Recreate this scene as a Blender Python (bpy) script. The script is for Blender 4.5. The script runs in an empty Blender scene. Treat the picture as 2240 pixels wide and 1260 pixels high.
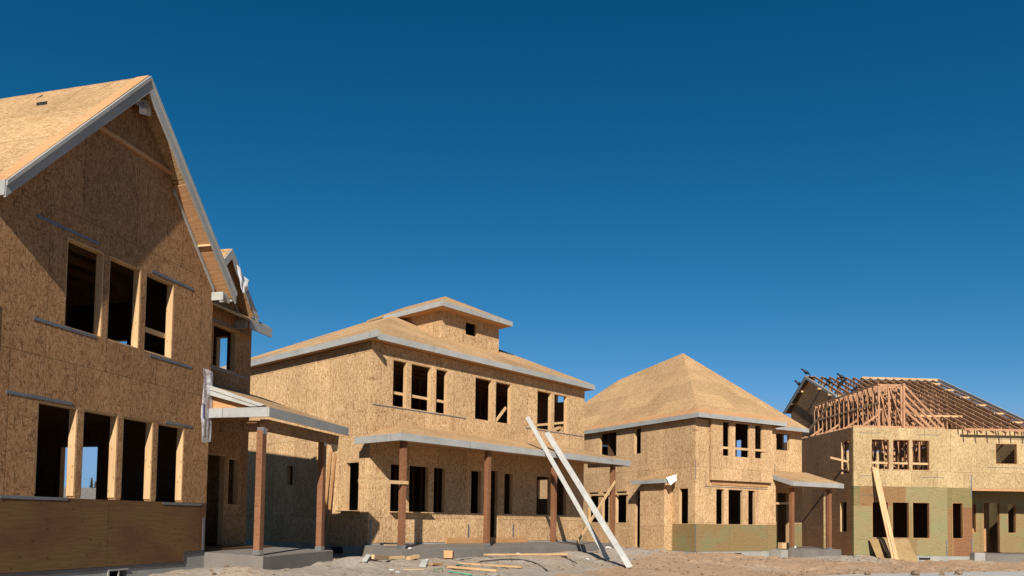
import bpy, bmesh, math, random
from mathutils import Vector, Matrix, noise
random.seed(7)
rad = math.radians
S = bpy.context.scene
COL = S.collection

# ------------------------------------------------------------------ camera
ZO = 1.7                                   # eye height above the street
cam_d = bpy.data.cameras.new("camera"); cam = bpy.data.objects.new("camera", cam_d); COL.objects.link(cam)
cam_d.sensor_width = 36.0; cam_d.lens = 1660.39 / 2240 * 36
cam_d.shift_y = (1062.98 - 630) / 2240
cam_d.clip_start = 0.1; cam_d.clip_end = 3000
cam.matrix_world = Matrix.Translation((0, 0, ZO)) @ Matrix.Rotation(math.pi / 2 + 0.0439555, 4, 'X') @ Matrix.Rotation(0.01539702, 4, 'Z')
S.camera = cam

# ------------------------------------------------------------------ sky, sun, exposure
SUN_EL = rad(33.0); SUN_DX, SUN_DY = 0.053, 1.0         # the light travels this way over the ground
W = bpy.data.worlds.new("World"); S.world = W; W.use_nodes = True
nt = W.node_tree; nt.nodes.clear()
out = nt.nodes.new("ShaderNodeOutputWorld"); bg = nt.nodes.new("ShaderNodeBackground")
sky = nt.nodes.new("ShaderNodeTexSky"); sky.sky_type = 'NISHITA'; sky.sun_disc = False
sky.sun_elevation = SUN_EL; sky.sun_rotation = rad(180 + 3)
sky.air_density = 1.0; sky.dust_density = 0.3; sky.ozone_density = 3.0; sky.altitude = 300
bg.inputs["Strength"].default_value = 0.05
# deep polarised blue: less red in the upper sky
sp = nt.nodes.new("ShaderNodeSeparateColor"); cb = nt.nodes.new("ShaderNodeCombineColor"); nt.links.new(sky.outputs[0], sp.inputs[0])
for i, (p_, k_) in enumerate(((2.80, .0574), (1.207, .624), (1.21, .735))):
    pw_ = nt.nodes.new("ShaderNodeMath"); pw_.operation = 'POWER'; pw_.inputs[1].default_value = p_; nt.links.new(sp.outputs[i], pw_.inputs[0])
    ml_ = nt.nodes.new("ShaderNodeMath"); ml_.operation = 'MULTIPLY'; ml_.inputs[1].default_value = k_; nt.links.new(pw_.outputs[0], ml_.inputs[0])
    cp_ = nt.nodes.new("ShaderNodeMath"); cp_.operation = 'MINIMUM'; cp_.inputs[1].default_value = (3.6, 5.2, 9.0)[i]; nt.links.new(ml_.outputs[0], cp_.inputs[0])
    so_ = cp_.outputs[0]
    SK = (SK if i else []) + [so_]
mn_ = nt.nodes.new("ShaderNodeMath"); mn_.operation = 'MULTIPLY'; mn_.inputs[1].default_value = .55; nt.links.new(SK[1], mn_.inputs[0])
mi_ = nt.nodes.new("ShaderNodeMath"); mi_.operation = 'MINIMUM'; nt.links.new(SK[0], mi_.inputs[0]); nt.links.new(mn_.outputs[0], mi_.inputs[1])
for i, so_ in enumerate((mi_.outputs[0], SK[1], SK[2])): nt.links.new(so_, cb.inputs[i])
nt.links.new(cb.outputs[0], bg.inputs[0]); nt.links.new(bg.outputs[0], out.inputs[0])
sd = bpy.data.lights.new("sun", 'SUN'); sd.energy = 5.0; sd.angle = rad(0.53); sd.color = (1.0, 0.94, 0.85)
sun = bpy.data.objects.new("sun", sd); COL.objects.link(sun)
L = Vector((SUN_DX, SUN_DY, 0)).normalized() * math.cos(SUN_EL) - Vector((0, 0, math.sin(SUN_EL)))
sun.rotation_euler = L.to_track_quat('-Z', 'Y').to_euler(); sun.location = (0, -20, 30)
S.view_settings.view_transform = 'Standard'; S.view_settings.look = 'None'
S.view_settings.exposure = 0.58; S.view_settings.gamma = 1.0

# ------------------------------------------------------------------ materials
def mat(name):
    m = bpy.data.materials.new(name); m.use_nodes = True
    n = m.node_tree.nodes; n.clear()
    o = n.new("ShaderNodeOutputMaterial"); b = n.new("ShaderNodeBsdfPrincipled")
    m.node_tree.links.new(b.outputs[0], o.inputs[0])
    return m, m.node_tree.nodes, m.node_tree.links, b
def ramp(n, stops):
    r = n.new("ShaderNodeValToRGB"); e = r.color_ramp.elements
    e[0].position, e[0].color = stops[0][0], (*stops[0][1], 1); e[1].position, e[1].color = stops[-1][0], (*stops[-1][1], 1)
    for p, c in stops[1:-1]:
        x = e.new(p); x.color = (*c, 1)
    return r
def math_n(n, l, op, a, b=None):
    x = n.new("ShaderNodeMath"); x.operation = op
    for i, v in enumerate((a, b)):
        if v is None: continue
        if isinstance(v, (int, float)): x.inputs[i].default_value = v
        else: l.new(v, x.inputs[i])
    return x.outputs[0]
def mix_c(n, l, fac, a, b, mode='MIX'):
    x = n.new("ShaderNodeMix"); x.data_type = 'RGBA'; x.blend_type = mode
    for s, v in ((x.inputs[0], fac), (x.inputs[6], a), (x.inputs[7], b)):
        if isinstance(v, (int, float)): s.default_value = v
        elif isinstance(v, tuple): s.default_value = (*v, 1)
        else: l.new(v, s)
    return x.outputs[2]
def uvmap(n, l, rot=0, sc=(1, 1, 1), loc=(0, 0, 0), src=None):
    if src is None:
        u = n.new("ShaderNodeUVMap"); src = u.outputs[0]
    m = n.new("ShaderNodeMapping"); m.inputs["Rotation"].default_value = (0, 0, rot); m.inputs["Scale"].default_value = sc
    m.inputs["Location"].default_value = loc
    l.new(src, m.inputs[0]); return m.outputs[0]
def noise_n(n, l, vec, scale, detail=3, rough=.55):
    x = n.new("ShaderNodeTexNoise"); x.inputs["Scale"].default_value = scale; x.inputs["Detail"].default_value = detail
    x.inputs["Roughness"].default_value = rough; l.new(vec, x.inputs["Vector"]); return x.outputs[0]

def osb(name, dark, mid, light, turn=90, seam=0.5, scale=1.0, contrast=1.0, panel=(1.22, 2.42)):
    """strand board: three crossed layers of thin random flakes, sheet joints, per-sheet tint"""
    m, n, l, b = mat(name)
    vals = []
    for i, (rt, sx, sy) in enumerate(((turn, 8.5, 44), (turn + 24, 7.5, 36), (turn - 31, 10, 40), (turn + 78, 9, 38))):
        v = n.new("ShaderNodeTexVoronoi"); v.voronoi_dimensions = '2D'; v.inputs["Scale"].default_value = 1.0
        # rotate first, then stretch across the flake
        r = uvmap(n, l, rad(rt), (1, 1, 1), (i * 3.7, i * 1.9, 0))
        s = uvmap(n, l, 0, (sx * scale, sy * scale, 1), (0, 0, 0), r)
        l.new(s, v.inputs["Vector"])
        sp = n.new("ShaderNodeSeparateColor"); l.new(v.outputs["Color"], sp.inputs[0]); vals.append(sp.outputs)
    def sel(f, a, c):
        x = n.new("ShaderNodeMix"); l.new(f, x.inputs[0]); l.new(a, x.inputs[2]); l.new(c, x.inputs[3]); return x.outputs[0]
    v = sel(math_n(n, l, 'GREATER_THAN', vals[0][1], .55), vals[0][0], vals[1][0])
    v = sel(math_n(n, l, 'GREATER_THAN', vals[1][1], .62), v, vals[2][0])
    v = sel(math_n(n, l, 'GREATER_THAN', vals[2][2], .78), v, vals[3][0])
    lerp = lambda a, c, t: tuple(x + (y - x) * t for x, y in zip(a, c))
    k = contrast
    rp = ramp(n, [(0, lerp(mid, dark, k)), (.12, lerp(mid, dark, .62 * k)), (.32, lerp(mid, dark, .15 * k)), (.6, lerp(mid, light, .2 * k)), (.86, lerp(mid, light, .55 * k)), (1, lerp(mid, light, k))])
    l.new(v, rp.inputs[0]); c = rp.outputs[0]
    uv = uvmap(n, l)
    big = noise_n(n, l, uv, .55, 4); bm_ = ramp(n, [(.3, (.86, .85, .83)), (.7, (1.1, 1.1, 1.1))]); l.new(big, bm_.inputs[0])
    c = mix_c(n, l, 1.0, c, bm_.outputs[0], 'MULTIPLY')
    st = noise_n(n, l, uvmap(n, l, 0, (1.6, .55, 1)), 1.3, 5, .7); sr = ramp(n, [(.3, (.80, .66, .58)), (.42, (1, 1, 1))]); l.new(st, sr.inputs[0])
    c = mix_c(n, l, .7, c, sr.outputs[0], 'MULTIPLY')
    br = n.new("ShaderNodeTexBrick"); l.new(uv, br.inputs["Vector"]); br.offset = .5
    br.inputs["Scale"].default_value = 1; br.inputs["Brick Width"].default_value = panel[0]; br.inputs["Row Height"].default_value = panel[1]
    br.inputs["Mortar Size"].default_value = .007; br.inputs["Mortar Smooth"].default_value = .2
    br.inputs["Color1"].default_value = (.90, .88, .86, 1); br.inputs["Color2"].default_value = (1.09, 1.08, 1.06, 1)
    g = 1 - seam; br.inputs["Mortar"].default_value = (g, g * .93, g * .85, 1)
    c = mix_c(n, l, 1.0, c, br.outputs[0], 'MULTIPLY')
    l.new(c, b.inputs["Base Color"]); b.inputs["Roughness"].default_value = .8
    b.inputs["Specular IOR Level"].default_value = .25
    bp = n.new("ShaderNodeBump"); bp.inputs["Strength"].default_value = .25; bp.inputs["Distance"].default_value = .004
    l.new(v, bp.inputs["Height"]); l.new(bp.outputs[0], b.inputs["Normal"])
    return m
def plywood(name, a, c, patch, knots=.5, stain=.5):
    m, n, l, b = mat(name)
    uv = uvmap(n, l)
    w = n.new("ShaderNodeTexWave"); w.wave_type = 'BANDS'; w.bands_direction = 'Y'
    w.inputs["Scale"].default_value = 4.5; w.inputs["Distortion"].default_value = 16; w.inputs["Detail"].default_value = 3; w.inputs["Detail Scale"].default_value = .7
    l.new(uvmap(n, l, 0, (.35, 1, 1)), w.inputs["Vector"])
    col = ramp(n, [(0, a), (1, c)]); l.new(w.outputs[0], col.inputs[0]); x = col.outputs[0]
    p = noise_n(n, l, uvmap(n, l, 0, (.7, 1.2, 1)), 1.1, 4, .6); pr = ramp(n, [(.45, (0, 0, 0)), (.65, (1, 1, 1))]); l.new(p, pr.inputs[0])
    x = mix_c(n, l, math_n(n, l, 'MULTIPLY', pr.outputs[0], stain), x, patch)
    f = noise_n(n, l, uvmap(n, l, 0, (3, 60, 1)), 1.0, 3); fr = ramp(n, [(.25, (.82, .8, .78)), (.75, (1.1, 1.1, 1.1))]); l.new(f, fr.inputs[0])
    x = mix_c(n, l, 1, x, fr.outputs[0], 'MULTIPLY')
    kn = n.new("ShaderNodeTexVoronoi"); kn.voronoi_dimensions = '2D'; kn.inputs["Scale"].default_value = 2.3; l.new(uvmap(n, l, 0, (1, 1.1, 1)), kn.inputs["Vector"])
    kr = ramp(n, [(.03, (.25, .15, .1)), (.075, (1, 1, 1))]); l.new(kn.outputs["Distance"], kr.inputs[0])
    x = mix_c(n, l, knots, x, kr.outputs[0], 'MULTIPLY')
    br = n.new("ShaderNodeTexBrick"); l.new(uv, br.inputs["Vector"]); br.offset = 0
    br.inputs["Scale"].default_value = 1; br.inputs["Brick Width"].default_value = 2.44; br.inputs["Row Height"].default_value = 9
    br.inputs["Mortar Size"].default_value = .006; br.inputs["Mortar"].default_value = (.5, .45, .4, 1)
    br.inputs["Color1"].default_value = (.94, .94, .94, 1); br.inputs["Color2"].default_value = (1.05, 1.05, 1.05, 1)
    x = mix_c(n, l, 1, x, br.outputs[0], 'MULTIPLY')
    l.new(x, b.inputs["Base Color"]); b.inputs["Roughness"].default_value = .75; b.inputs["Specular IOR Level"].default_value = .25
    return m
def lumber(name, a, c, grain=26, knot=.6):
    m, n, l, b = mat(name)
    f = noise_n(n, l, uvmap(n, l, 0, (1.1, grain, 1)), 1.0, 4, .6)
    r = ramp(n, [(.28, a), (.72, c)]); l.new(f, r.inputs[0]); x = r.outputs[0]
    g = noise_n(n, l, uvmap(n, l), .8, 2); gr = ramp(n, [(.3, (.84, .8, .76)), (.7, (1.1, 1.1, 1.1))]); l.new(g, gr.inputs[0])
    x = mix_c(n, l, 1, x, gr.outputs[0], 'MULTIPLY')
    kn = n.new("ShaderNodeTexVoronoi"); kn.voronoi_dimensions = '2D'; kn.inputs["Scale"].default_value = 3.2; l.new(uvmap(n, l, 0, (1, 2.2, 1)), kn.inputs["Vector"])
    kr = ramp(n, [(.05, (.3, .17, .1)), (.11, (1, 1, 1))]); l.new(kn.outputs["Distance"], kr.inputs[0])
    x = mix_c(n, l, knot, x, kr.outputs[0], 'MULTIPLY')
    l.new(x, b.inputs["Base Color"]); b.inputs["Roughness"].default_value = .7; b.inputs["Specular IOR Level"].default_value = .3
    return m
def speck(name, c0, c1, scale=40, rough=.8, metal=0.0, spec=.3, big=.25, bump=0.0, joint=0):
    """plain painted, cast or metal surface: fine grain plus blotches, object space"""
    m, n, l, b = mat(name)
    tc = n.new("ShaderNodeTexCoord"); v = tc.outputs["Object"]
    f = noise_n(n, l, v, scale, 4, .65); r = ramp(n, [(.3, c0), (.7, c1)]); l.new(f, r.inputs[0]); x = r.outputs[0]
    g = noise_n(n, l, v, 1.4, 5, .6); gr = ramp(n, [(.3, (1 - big,) * 3), (.7, (1 + big * .4,) * 3)]); l.new(g, gr.inputs[0])
    x = mix_c(n, l, 1, x, gr.outputs[0], 'MULTIPLY')
    if joint:          # butt joints between board lengths, and a row of nail heads
        br = n.new("ShaderNodeTexBrick"); l.new(uvmap(n, l), br.inputs["Vector"]); br.offset = .5
        br.inputs["Scale"].default_value = 1; br.inputs["Brick Width"].default_value = joint; br.inputs["Row Height"].default_value = 30
        br.inputs["Mortar Size"].default_value = .008; br.inputs["Mortar"].default_value = (.4, .39, .37, 1)
        br.inputs["Color1"].default_value = (.9, .9, .89, 1); br.inputs["Color2"].default_value = (1.06, 1.05, 1.03, 1)
        x = mix_c(n, l, 1, x, br.outputs[0], 'MULTIPLY')
        w = noise_n(n, l, uvmap(n, l, 0, (.9, 5, 1)), 1.6, 5, .7); wr_ = ramp(n, [(.32, (.78, .75, .71)), (.45, (1, 1, 1))]); l.new(w, wr_.inputs[0])
        x = mix_c(n, l, .8, x, wr_.outputs[0], 'MULTIPLY')
    l.new(x, b.inputs["Base Color"]); b.inputs["Roughness"].default_value = rough; b.inputs["Metallic"].default_value = metal
    b.inputs["Specular IOR Level"].default_value = spec
    if bump:
        bp = n.new("ShaderNodeBump"); bp.inputs["Strength"].default_value = .5; bp.inputs["Distance"].default_value = bump
        l.new(f, bp.inputs["Height"]); l.new(bp.outputs[0], b.inputs["Normal"])
    return m
M = {}
M['osb'] = osb('strand_board', (.25, .115, .045), (.57, .36, .178), (.80, .59, .36), scale=1.2, contrast=.9)
M['osb1'] = osb('strand_board_brown', (.11, .05, .02), (.35, .185, .082), (.53, .325, .175), contrast=.8, scale=1.3)  # darker, browner board than the other two
M['osb4'] = osb('strand_board_pale', (.27, .17, .075), (.47, .34, .17), (.66, .52, .31), contrast=.9, scale=1.1)
M['roof'] = osb('roof_sheathing', (.25, .125, .05), (.48, .30, .145), (.68, .48, .27), scale=1.2, turn=8, panel=(2.44, 1.22), seam=.62, contrast=.75)
M['ply'] = plywood('plywood_brown', (.155, .08, .026), (.18, .098, .035), (.13, .052, .024), stain=.85)
M['plygreen'] = plywood('plywood_green', (.255, .17, .068), (.315, .215, .095), (.235, .225, .105), stain=.9)
M['plyA'] = plywood('plywood_dark_green', (.20, .16, .06), (.27, .21, .085), (.14, .14, .06))
M['plyB'] = plywood('plywood_orange', (.25, .135, .05), (.33, .19, .08), (.22, .13, .05))
M['plyC'] = plywood('plywood_light_green', (.275, .215, .095), (.345, .275, .135), (.27, .265, .125), stain=.9)
M['plyD'] = plywood('plywood_red_brown', (.21, .095, .04), (.28, .135, .06), (.17, .08, .035))
M['sheet'] = plywood('plywood_loose_sheet', (.36, .24, .105), (.44, .31, .15), (.30, .17, .07), stain=.6)
M['strip'] = plywood('plywood_eave_strip', (.52, .27, .12), (.62, .36, .18), (.50, .25, .10), stain=.5, knots=.3)
M['lumber'] = lumber('spruce_lumber', (.58, .36, .17), (.72, .50, .27))
M['inner'] = lumber('shaded_inner_lumber', (.085, .042, .02), (.14, .075, .035))  # lumber darkened so rooms look black: shade put into the colour
M['inner_stud'] = lumber('dim_inner_studs', (.20, .10, .045), (.30, .165, .08))  # same shade in the colour, less deep, so the studs show faintly
M['stud'] = lumber('framing_lumber', (.44, .22, .09), (.58, .33, .15))
M['truss'] = lumber('truss_lumber', (.41, .205, .105), (.56, .31, .17))
M['post'] = lumber('stained_post', (.20, .085, .038), (.29, .13, .062), knot=.6)
M['fascia'] = speck('primed_fascia', (.385, .385, .37), (.445, .44, .42), 12, .55, big=.16, joint=3.66)
M['white'] = speck('primed_white_board', (.45, .445, .41), (.53, .52, .48), 9, .5, big=.22, joint=7.3)
M['conc'] = speck('cast_concrete', (.33, .32, .285), (.40, .385, .35), 60, .9, big=.25, bump=.004)
M['slab'] = speck('exposed_aggregate', (.12, .105, .09), (.29, .255, .22), 90, .9, big=.2, bump=.006)
M['flash'] = speck('dark_flashing', (.06, .055, .06), (.09, .085, .09), 30, .6)
M['strap'] = speck('galvanised_strap', (.20, .21, .23), (.32, .33, .35), 50, .45, .6)
M['bracket'] = speck('zinc_bracket', (.45, .45, .45), (.65, .65, .64), 40, .35, .8)
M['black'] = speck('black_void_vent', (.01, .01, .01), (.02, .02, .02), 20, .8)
M['wrap'] = speck('house_wrap', (.66, .68, .70), (.78, .79, .80), 6, .5, big=.2)
M['blue'] = speck('blue_print', (.04, .08, .30), (.06, .10, .36), 20, .6)
M['paper'] = speck('white_paper', (.70, .69, .66), (.80, .79, .76), 10, .6)
M['green'] = speck('green_strapping', (.10, .42, .27), (.16, .52, .34), 10, .4)
M['cable'] = speck('black_cable', (.02, .02, .02), (.035, .035, .035), 20, .5)
M['crow'] = speck('black_feather', (.006, .007, .010), (.02, .02, .026), 60, .45)
M['rock'] = speck('brown_rock', (.16, .10, .06), (.32, .22, .14), 14, .9, big=.3, bump=.01)
M['walk'] = speck('sidewalk_concrete', (.46, .43, .385), (.54, .51, .46), 40, .9, big=.16, bump=.003)
M['road'] = speck('asphalt', (.035, .035, .036), (.065, .064, .062), 70, .9, big=.2, bump=.004)
M['farwall'] = speck('white_siding', (.7, .7, .68), (.78, .78, .76), 4, .7)
M['farroof'] = speck('brown_shingle', (.15, .135, .12), (.21, .19, .17), 8, .8)
M['bark'] = speck('conifer_bark', (.07, .045, .03), (.11, .075, .05), 8, .9)
M['needle'] = speck('conifer_needles', (.025, .05, .022), (.055, .09, .04), 3, .8)
m, n, l, b = mat('clear_plastic'); M['plastic'] = m
tc = n.new("ShaderNodeTexCoord"); f = noise_n(n, l, tc.outputs["Object"], 7, 5, .7)
rr = ramp(n, [(.35, (.12, .12, .12)), (.7, (.75, .75, .75))]); l.new(f, rr.inputs[0]); l.new(rr.outputs[0], b.inputs["Alpha"])
b.inputs["Base Color"].default_value = (.68, .66, .68, 1); b.inputs["Roughness"].default_value = .3
bp = n.new("ShaderNodeBump"); bp.inputs["Strength"].default_value = .8; bp.inputs["Distance"].default_value = .03; l.new(f, bp.inputs["Height"]); l.new(bp.outputs[0], b.inputs["Normal"])
# ground
m, n, l, b = mat('bare_dirt'); M['dirt'] = m
tc = n.new("ShaderNodeTexCoord"); v = tc.outputs["Object"]
g1 = noise_n(n, l, v, .32, 5, .6); g2 = noise_n(n, l, v, 9, 6, .7); g3 = noise_n(n, l, v, 55, 4, .7)
at = n.new("ShaderNodeAttribute"); at.attribute_name = 'gravel'
gm = math_n(n, l, 'ADD', at.outputs["Fac"], math_n(n, l, 'MULTIPLY', math_n(n, l, 'SUBTRACT', g2, .5), .5))
r1 = ramp(n, [(.25, (.50, .335, .21)), (.5, (.49, .37, .26)), (.72, (.45, .385, .315))]); l.new(gm, r1.inputs[0])
r2 = ramp(n, [(.25, (.55, .5, .46)), (.5, (1, 1, 1)), (.78, (1.2, 1.18, 1.15))]); l.new(g2, r2.inputs[0])
r3 = ramp(n, [(.3, (.72, .7, .68)), (.55, (1, 1, 1)), (.75, (1.22, 1.22, 1.22))]); l.new(g3, r3.inputs[0])
x = mix_c(n, l, 1, mix_c(n, l, 1, r1.outputs[0], r2.outputs[0], 'MULTIPLY'), r3.outputs[0], 'MULTIPLY')
l.new(x, b.inputs["Base Color"]); b.inputs["Roughness"].default_value = .95; b.inputs["Specular IOR Level"].default_value = .1
bp = n.new("ShaderNodeBump"); bp.inputs["Strength"].default_value = .9; bp.inputs["Distance"].default_value = .03
hh = math_n(n, l, 'ADD', g2, math_n(n, l, 'MULTIPLY', g3, .4)); l.new(hh, bp.inputs["Height"]); l.new(bp.outputs[0], b.inputs["Normal"])

# every surface a little darker than first mixed: one albedo factor for all of them
for m in M.values():
    t = m.node_tree; b = next(x for x in t.nodes if x.type == 'BSDF_PRINCIPLED'); inp = b.inputs["Base Color"]
    if inp.is_linked:
        src = inp.links[0].from_socket; l = t.links; l.new(mix_c(t.nodes, l, 1.0, src, (.77, .765, .76), 'MULTIPLY'), inp)
# ------------------------------------------------------------------ mesh helpers
Z = Vector((0, 0, 1))
class MB:
    def __init__(s): s.v = []; s.f = []; s.mi = []; s.uv = []; s.off = Vector((random.uniform(0, 40), random.uniform(0, 40)))
    def face(s, pts, mi=0, ax=None):
        pts = [Vector(p) for p in pts]
        nrm = Vector((0, 0, 0))
        for i in range(len(pts)):
            a, b_ = pts[i], pts[(i + 1) % len(pts)]
            nrm += Vector(((a.y - b_.y) * (a.z + b_.z), (a.z - b_.z) * (a.x + b_.x), (a.x - b_.x) * (a.y + b_.y)))
        if nrm.length < 1e-9: return
        nrm.normalize()
        if ax is not None:
            t = Vector(ax) - nrm * nrm.dot(Vector(ax))
            if t.length < .2: t = nrm.orthogonal()
            t.normalize()
        elif abs(nrm.z) > .97: t = Vector((1, 0, 0)) - nrm * nrm.x; t.normalize()
        else:
            t = Z.cross(nrm); t.normalize()
            if t.x + t.y * .9 < 0: t = -t
        q = nrm.cross(t)
        if ax is None and q.z < 0: q = -q
        i0 = len(s.v); s.v += pts; s.f.append(list(range(i0, i0 + len(pts)))); s.mi.append(mi)
        s.uv.append([(p.dot(t), p.dot(q)) for p in pts])
    def hexa(s, p, mi=0, ax=None):       # p: 4 bottom, 4 top in the same order
        for q in ((0, 3, 2, 1), (4, 5, 6, 7), (0, 1, 5, 4), (1, 2, 6, 5), (2, 3, 7, 6), (3, 0, 4, 7)): s.face([p[i] for i in q], mi, ax)
    def box(s, a, b_, mi=0, ax=None):
        x0, y0, z0 = a; x1, y1, z1 = b_
        s.hexa([(x0, y0, z0), (x1, y0, z0), (x1, y1, z0), (x0, y1, z0), (x0, y0, z1), (x1, y0, z1), (x1, y1, z1), (x0, y1, z1)], mi, ax)
    def bar(s, a, b_, w, h, up=None, mi=0):     # w across, h along the up hint
        a = Vector(a); b_ = Vector(b_); d = (b_ - a).normalized()
        up = Vector(up) if up is not None else (Z if abs(d.z) < .9 else Vector((0, 1, 0)))
        side = d.cross(up).normalized(); u = side.cross(d).normalized()
        c = [(-w / 2, -h / 2), (w / 2, -h / 2), (w / 2, h / 2), (-w / 2, h / 2)]
        s.hexa([a + side * x + u * y for x, y in c] + [b_ + side * x + u * y for x, y in c], mi, d)
    def prism(s, poly, off, mi=0, ax=None, cap_mi=None):
        poly = [Vector(p) for p in poly]; off = Vector(off); top = [p + off for p in poly]
        s.face(poly, mi, ax); s.face(top[::-1], mi if cap_mi is None else cap_mi, ax)
        for i in range(len(poly)):
            j = (i + 1) % len(poly); s.face([poly[i], top[i], top[j], poly[j]], mi, ax)
    def build(s, name, mats, root=None, house=None, bevel=0):
        me = bpy.data.meshes.new(name)
        if house: vv = [house.loc(p) for p in s.v]
        else: vv = s.v
        me.from_pydata([tuple(p) for p in vv], [], s.f)
        for mm in (mats if isinstance(mats, (list, tuple)) else [mats]): me.materials.append(M[mm])
        uvl = me.uv_layers.new(name="UVMap"); k = 0
        for pi, pol in enumerate(me.polygons):
            pol.material_index = s.mi[pi]
            for j in range(pol.loop_total):
                u = s.uv[pi][j]; uvl.data[pol.loop_start + j].uv = (u[0] + s.off.x, u[1] + s.off.y)
        bm = bmesh.new(); bm.from_mesh(me); bmesh.ops.remove_doubles(bm, verts=bm.verts, dist=1e-5)
        bmesh.ops.recalc_face_normals(bm, faces=bm.faces); bm.to_mesh(me); bm.free()
        o = bpy.data.objects.new(name, me); COL.objects.link(o)
        if root is not None: o.parent = root
        if bevel:
            bv = o.modifiers.new("bevel", 'BEVEL'); bv.width = bevel; bv.segments = 2; bv.limit_method = 'ANGLE'
        return o
def tag(o, label, cat, group=None, kind=None):
    o['label'] = label; o['category'] = cat
    if group: o['group'] = group
    if kind: o['kind'] = kind
    return o
def struct(o): o['kind'] = 'structure'; return o

class House:
    """local frame: x along the street front, y into the house, z given relative to the eye line"""
    def __init__(s, name, label, ax, ay, yaw, zbase, sc=1.0):
        s.zb = zbase; s.sc = sc; s.yaw = yaw
        r = bpy.data.objects.new(name, None); COL.objects.link(r)
        r.location = (ax * sc, ay * sc, zbase * sc + ZO); r.rotation_euler = (0, 0, math.pi / 2 - yaw)
        r.empty_display_size = .5; tag(r, label, 'house', 'wood framed houses under construction'); s.root = r
    def loc(s, p): return Vector((p[0], p[1], p[2] - s.zb)) * s.sc
    def world(s, u, v, z):
        a = s.yaw; U = Vector((math.sin(a), math.cos(a), 0)); V = Vector((-math.cos(a), math.sin(a), 0))
        l_ = s.root.location
        return Vector((l_.x, l_.y, 0)) + U * u * s.sc + V * v * s.sc + Vector((0, 0, z * s.sc + ZO))
    def part(s, name, mb, mats, parent=None, label=None, bevel=0):
        o = mb.build(name, mats, parent or s.root, s, bevel)
        if label: o['label'] = label
        return o
    # a wall plane: origin O(u,v), run direction d, inward direction n
    def P(s, pl, a, t, z): (ou, ov), (du, dv), (nu, nv) = pl; return Vector((ou + du * a + nu * t, ov + dv * a + nv * t, z))
    def wall(s, name, pl, a0, a1, z0, z1, holes, mats, th=.15, matf=None, poly=None, frames=True, frame_mat='lumber', label=None):
        mb = MB(); e = .02
        H = [(h[0] - e, h[1] + e, (h[2] - e) if h[2] > z0 + .05 else z0, h[3] + e) for h in holes]
        cut = []
        if matf: cut = matf[1]
        xs = sorted({round(x, 4) for x in [a0, a1] + [x for h in H for x in h[:2]] + [c for c, k in cut if k == 'a'] if a0 <= x <= a1})
        zs = sorted({round(x, 4) for x in [z0, z1] + [x for h in H for x in h[2:]] + [c for c, k in cut if k == 'z'] if z0 <= x <= z1})
        def solid(i, j):
            if not (0 <= i < len(xs) - 1 and 0 <= j < len(zs) - 1): return False
            cx = (xs[i] + xs[i + 1]) / 2; cz = (zs[j] + zs[j + 1]) / 2
            return not any(h[0] < cx < h[1] and h[2] < cz < h[3] for h in H)
        mb.off = Vector((pl[0][0] * 0 + .37, -4.83))
        for i in range(len(xs) - 1):
            for j in range(len(zs) - 1):
                if not solid(i, j): continue
                x0, x1, y0, y1 = xs[i], xs[i + 1], zs[j], zs[j + 1]
                k = matf[0]((x0 + x1) / 2, (y0 + y1) / 2) if matf else 0
                q = lambda t: [s.P(pl, x0, t, y0), s.P(pl, x1, t, y0), s.P(pl, x1, t, y1), s.P(pl, x0, t, y1)]
                A, B = q(0), q(th); mb.face(A, k); mb.face(B[::-1], k)
                for (di, dj, p0, p1) in ((0, -1, 0, 1), (1, 0, 1, 2), (0, 1, 2, 3), (-1, 0, 3, 0)):
                    if not solid(i + di, j + dj): mb.face([A[p0], B[p0], B[p1], A[p1]], k)
        if poly:
            mb.prism([s.P(pl, a, 0, z) for a, z in poly], s.P(pl, 0, th, 0) - s.P(pl, 0, 0, 0))
        o = s.part(name, mb, mats, label=label)
        if frames:
            for h in holes: s.frame(pl, h, th, z0, frame_mat, o)
        return o
    def frame(s, pl, h, th, z0, fm, parent):
        mb = MB(); e = .018; t0, t1 = .006, th - .002
        def bx(a0, a1, zz0, zz1, ax):
            mb.hexa([s.P(pl, a0, t0, zz0), s.P(pl, a1, t0, zz0), s.P(pl, a1, t1, zz0), s.P(pl, a0, t1, zz0),
                     s.P(pl, a0, t0, zz1), s.P(pl, a1, t0, zz1), s.P(pl, a1, t1, zz1), s.P(pl, a0, t1, zz1)], 0, ax)
        run = s.P(pl, 1, 0, 0) - s.P(pl, 0, 0, 0)
        bot = h[2] > z0 + .05
        lo = h[2] if bot else h[2] + .02
        bx(h[0] - e, h[0], lo, h[3], Z); bx(h[1], h[1] + e, lo, h[3], Z)
        bx(h[0] - e, h[1] + e, h[3], h[3] + e, run)
        if bot: bx(h[0] - e, h[1] + e, h[2] - e, h[2], run)
        s.part('window_frame' if bot else 'door_frame', mb, fm, parent)
    def strap(s, pl, a0, z0, a1, z1, w=.035):
        mb = MB(); mb.bar(s.P(pl, a0, -.006, z0), s.P(pl, a1, -.006, z1), w if abs(a1 - a0) < 1e-3 else .008, .008 if abs(a1 - a0) < 1e-3 else w,
                          up=(s.P(pl, 0, 1, 0) - s.P(pl, 0, 0, 0)) if abs(a1 - a0) < 1e-3 else Z)
        s.part('metal_strap', mb, 'strap')
    def slope(s, name, polys, th, mats, label=None, parent=None):
        mb = MB()
        for p in polys: mb.prism(p, (0, 0, -th))
        return s.part(name, mb, mats, parent, label)
    def bars(s, name, bl, m_, parent=None, label=None, bevel=0):
        mb = MB()
        for b_ in bl: mb.bar(*b_)
        return s.part(name, mb, m_, parent, label, bevel)

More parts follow.
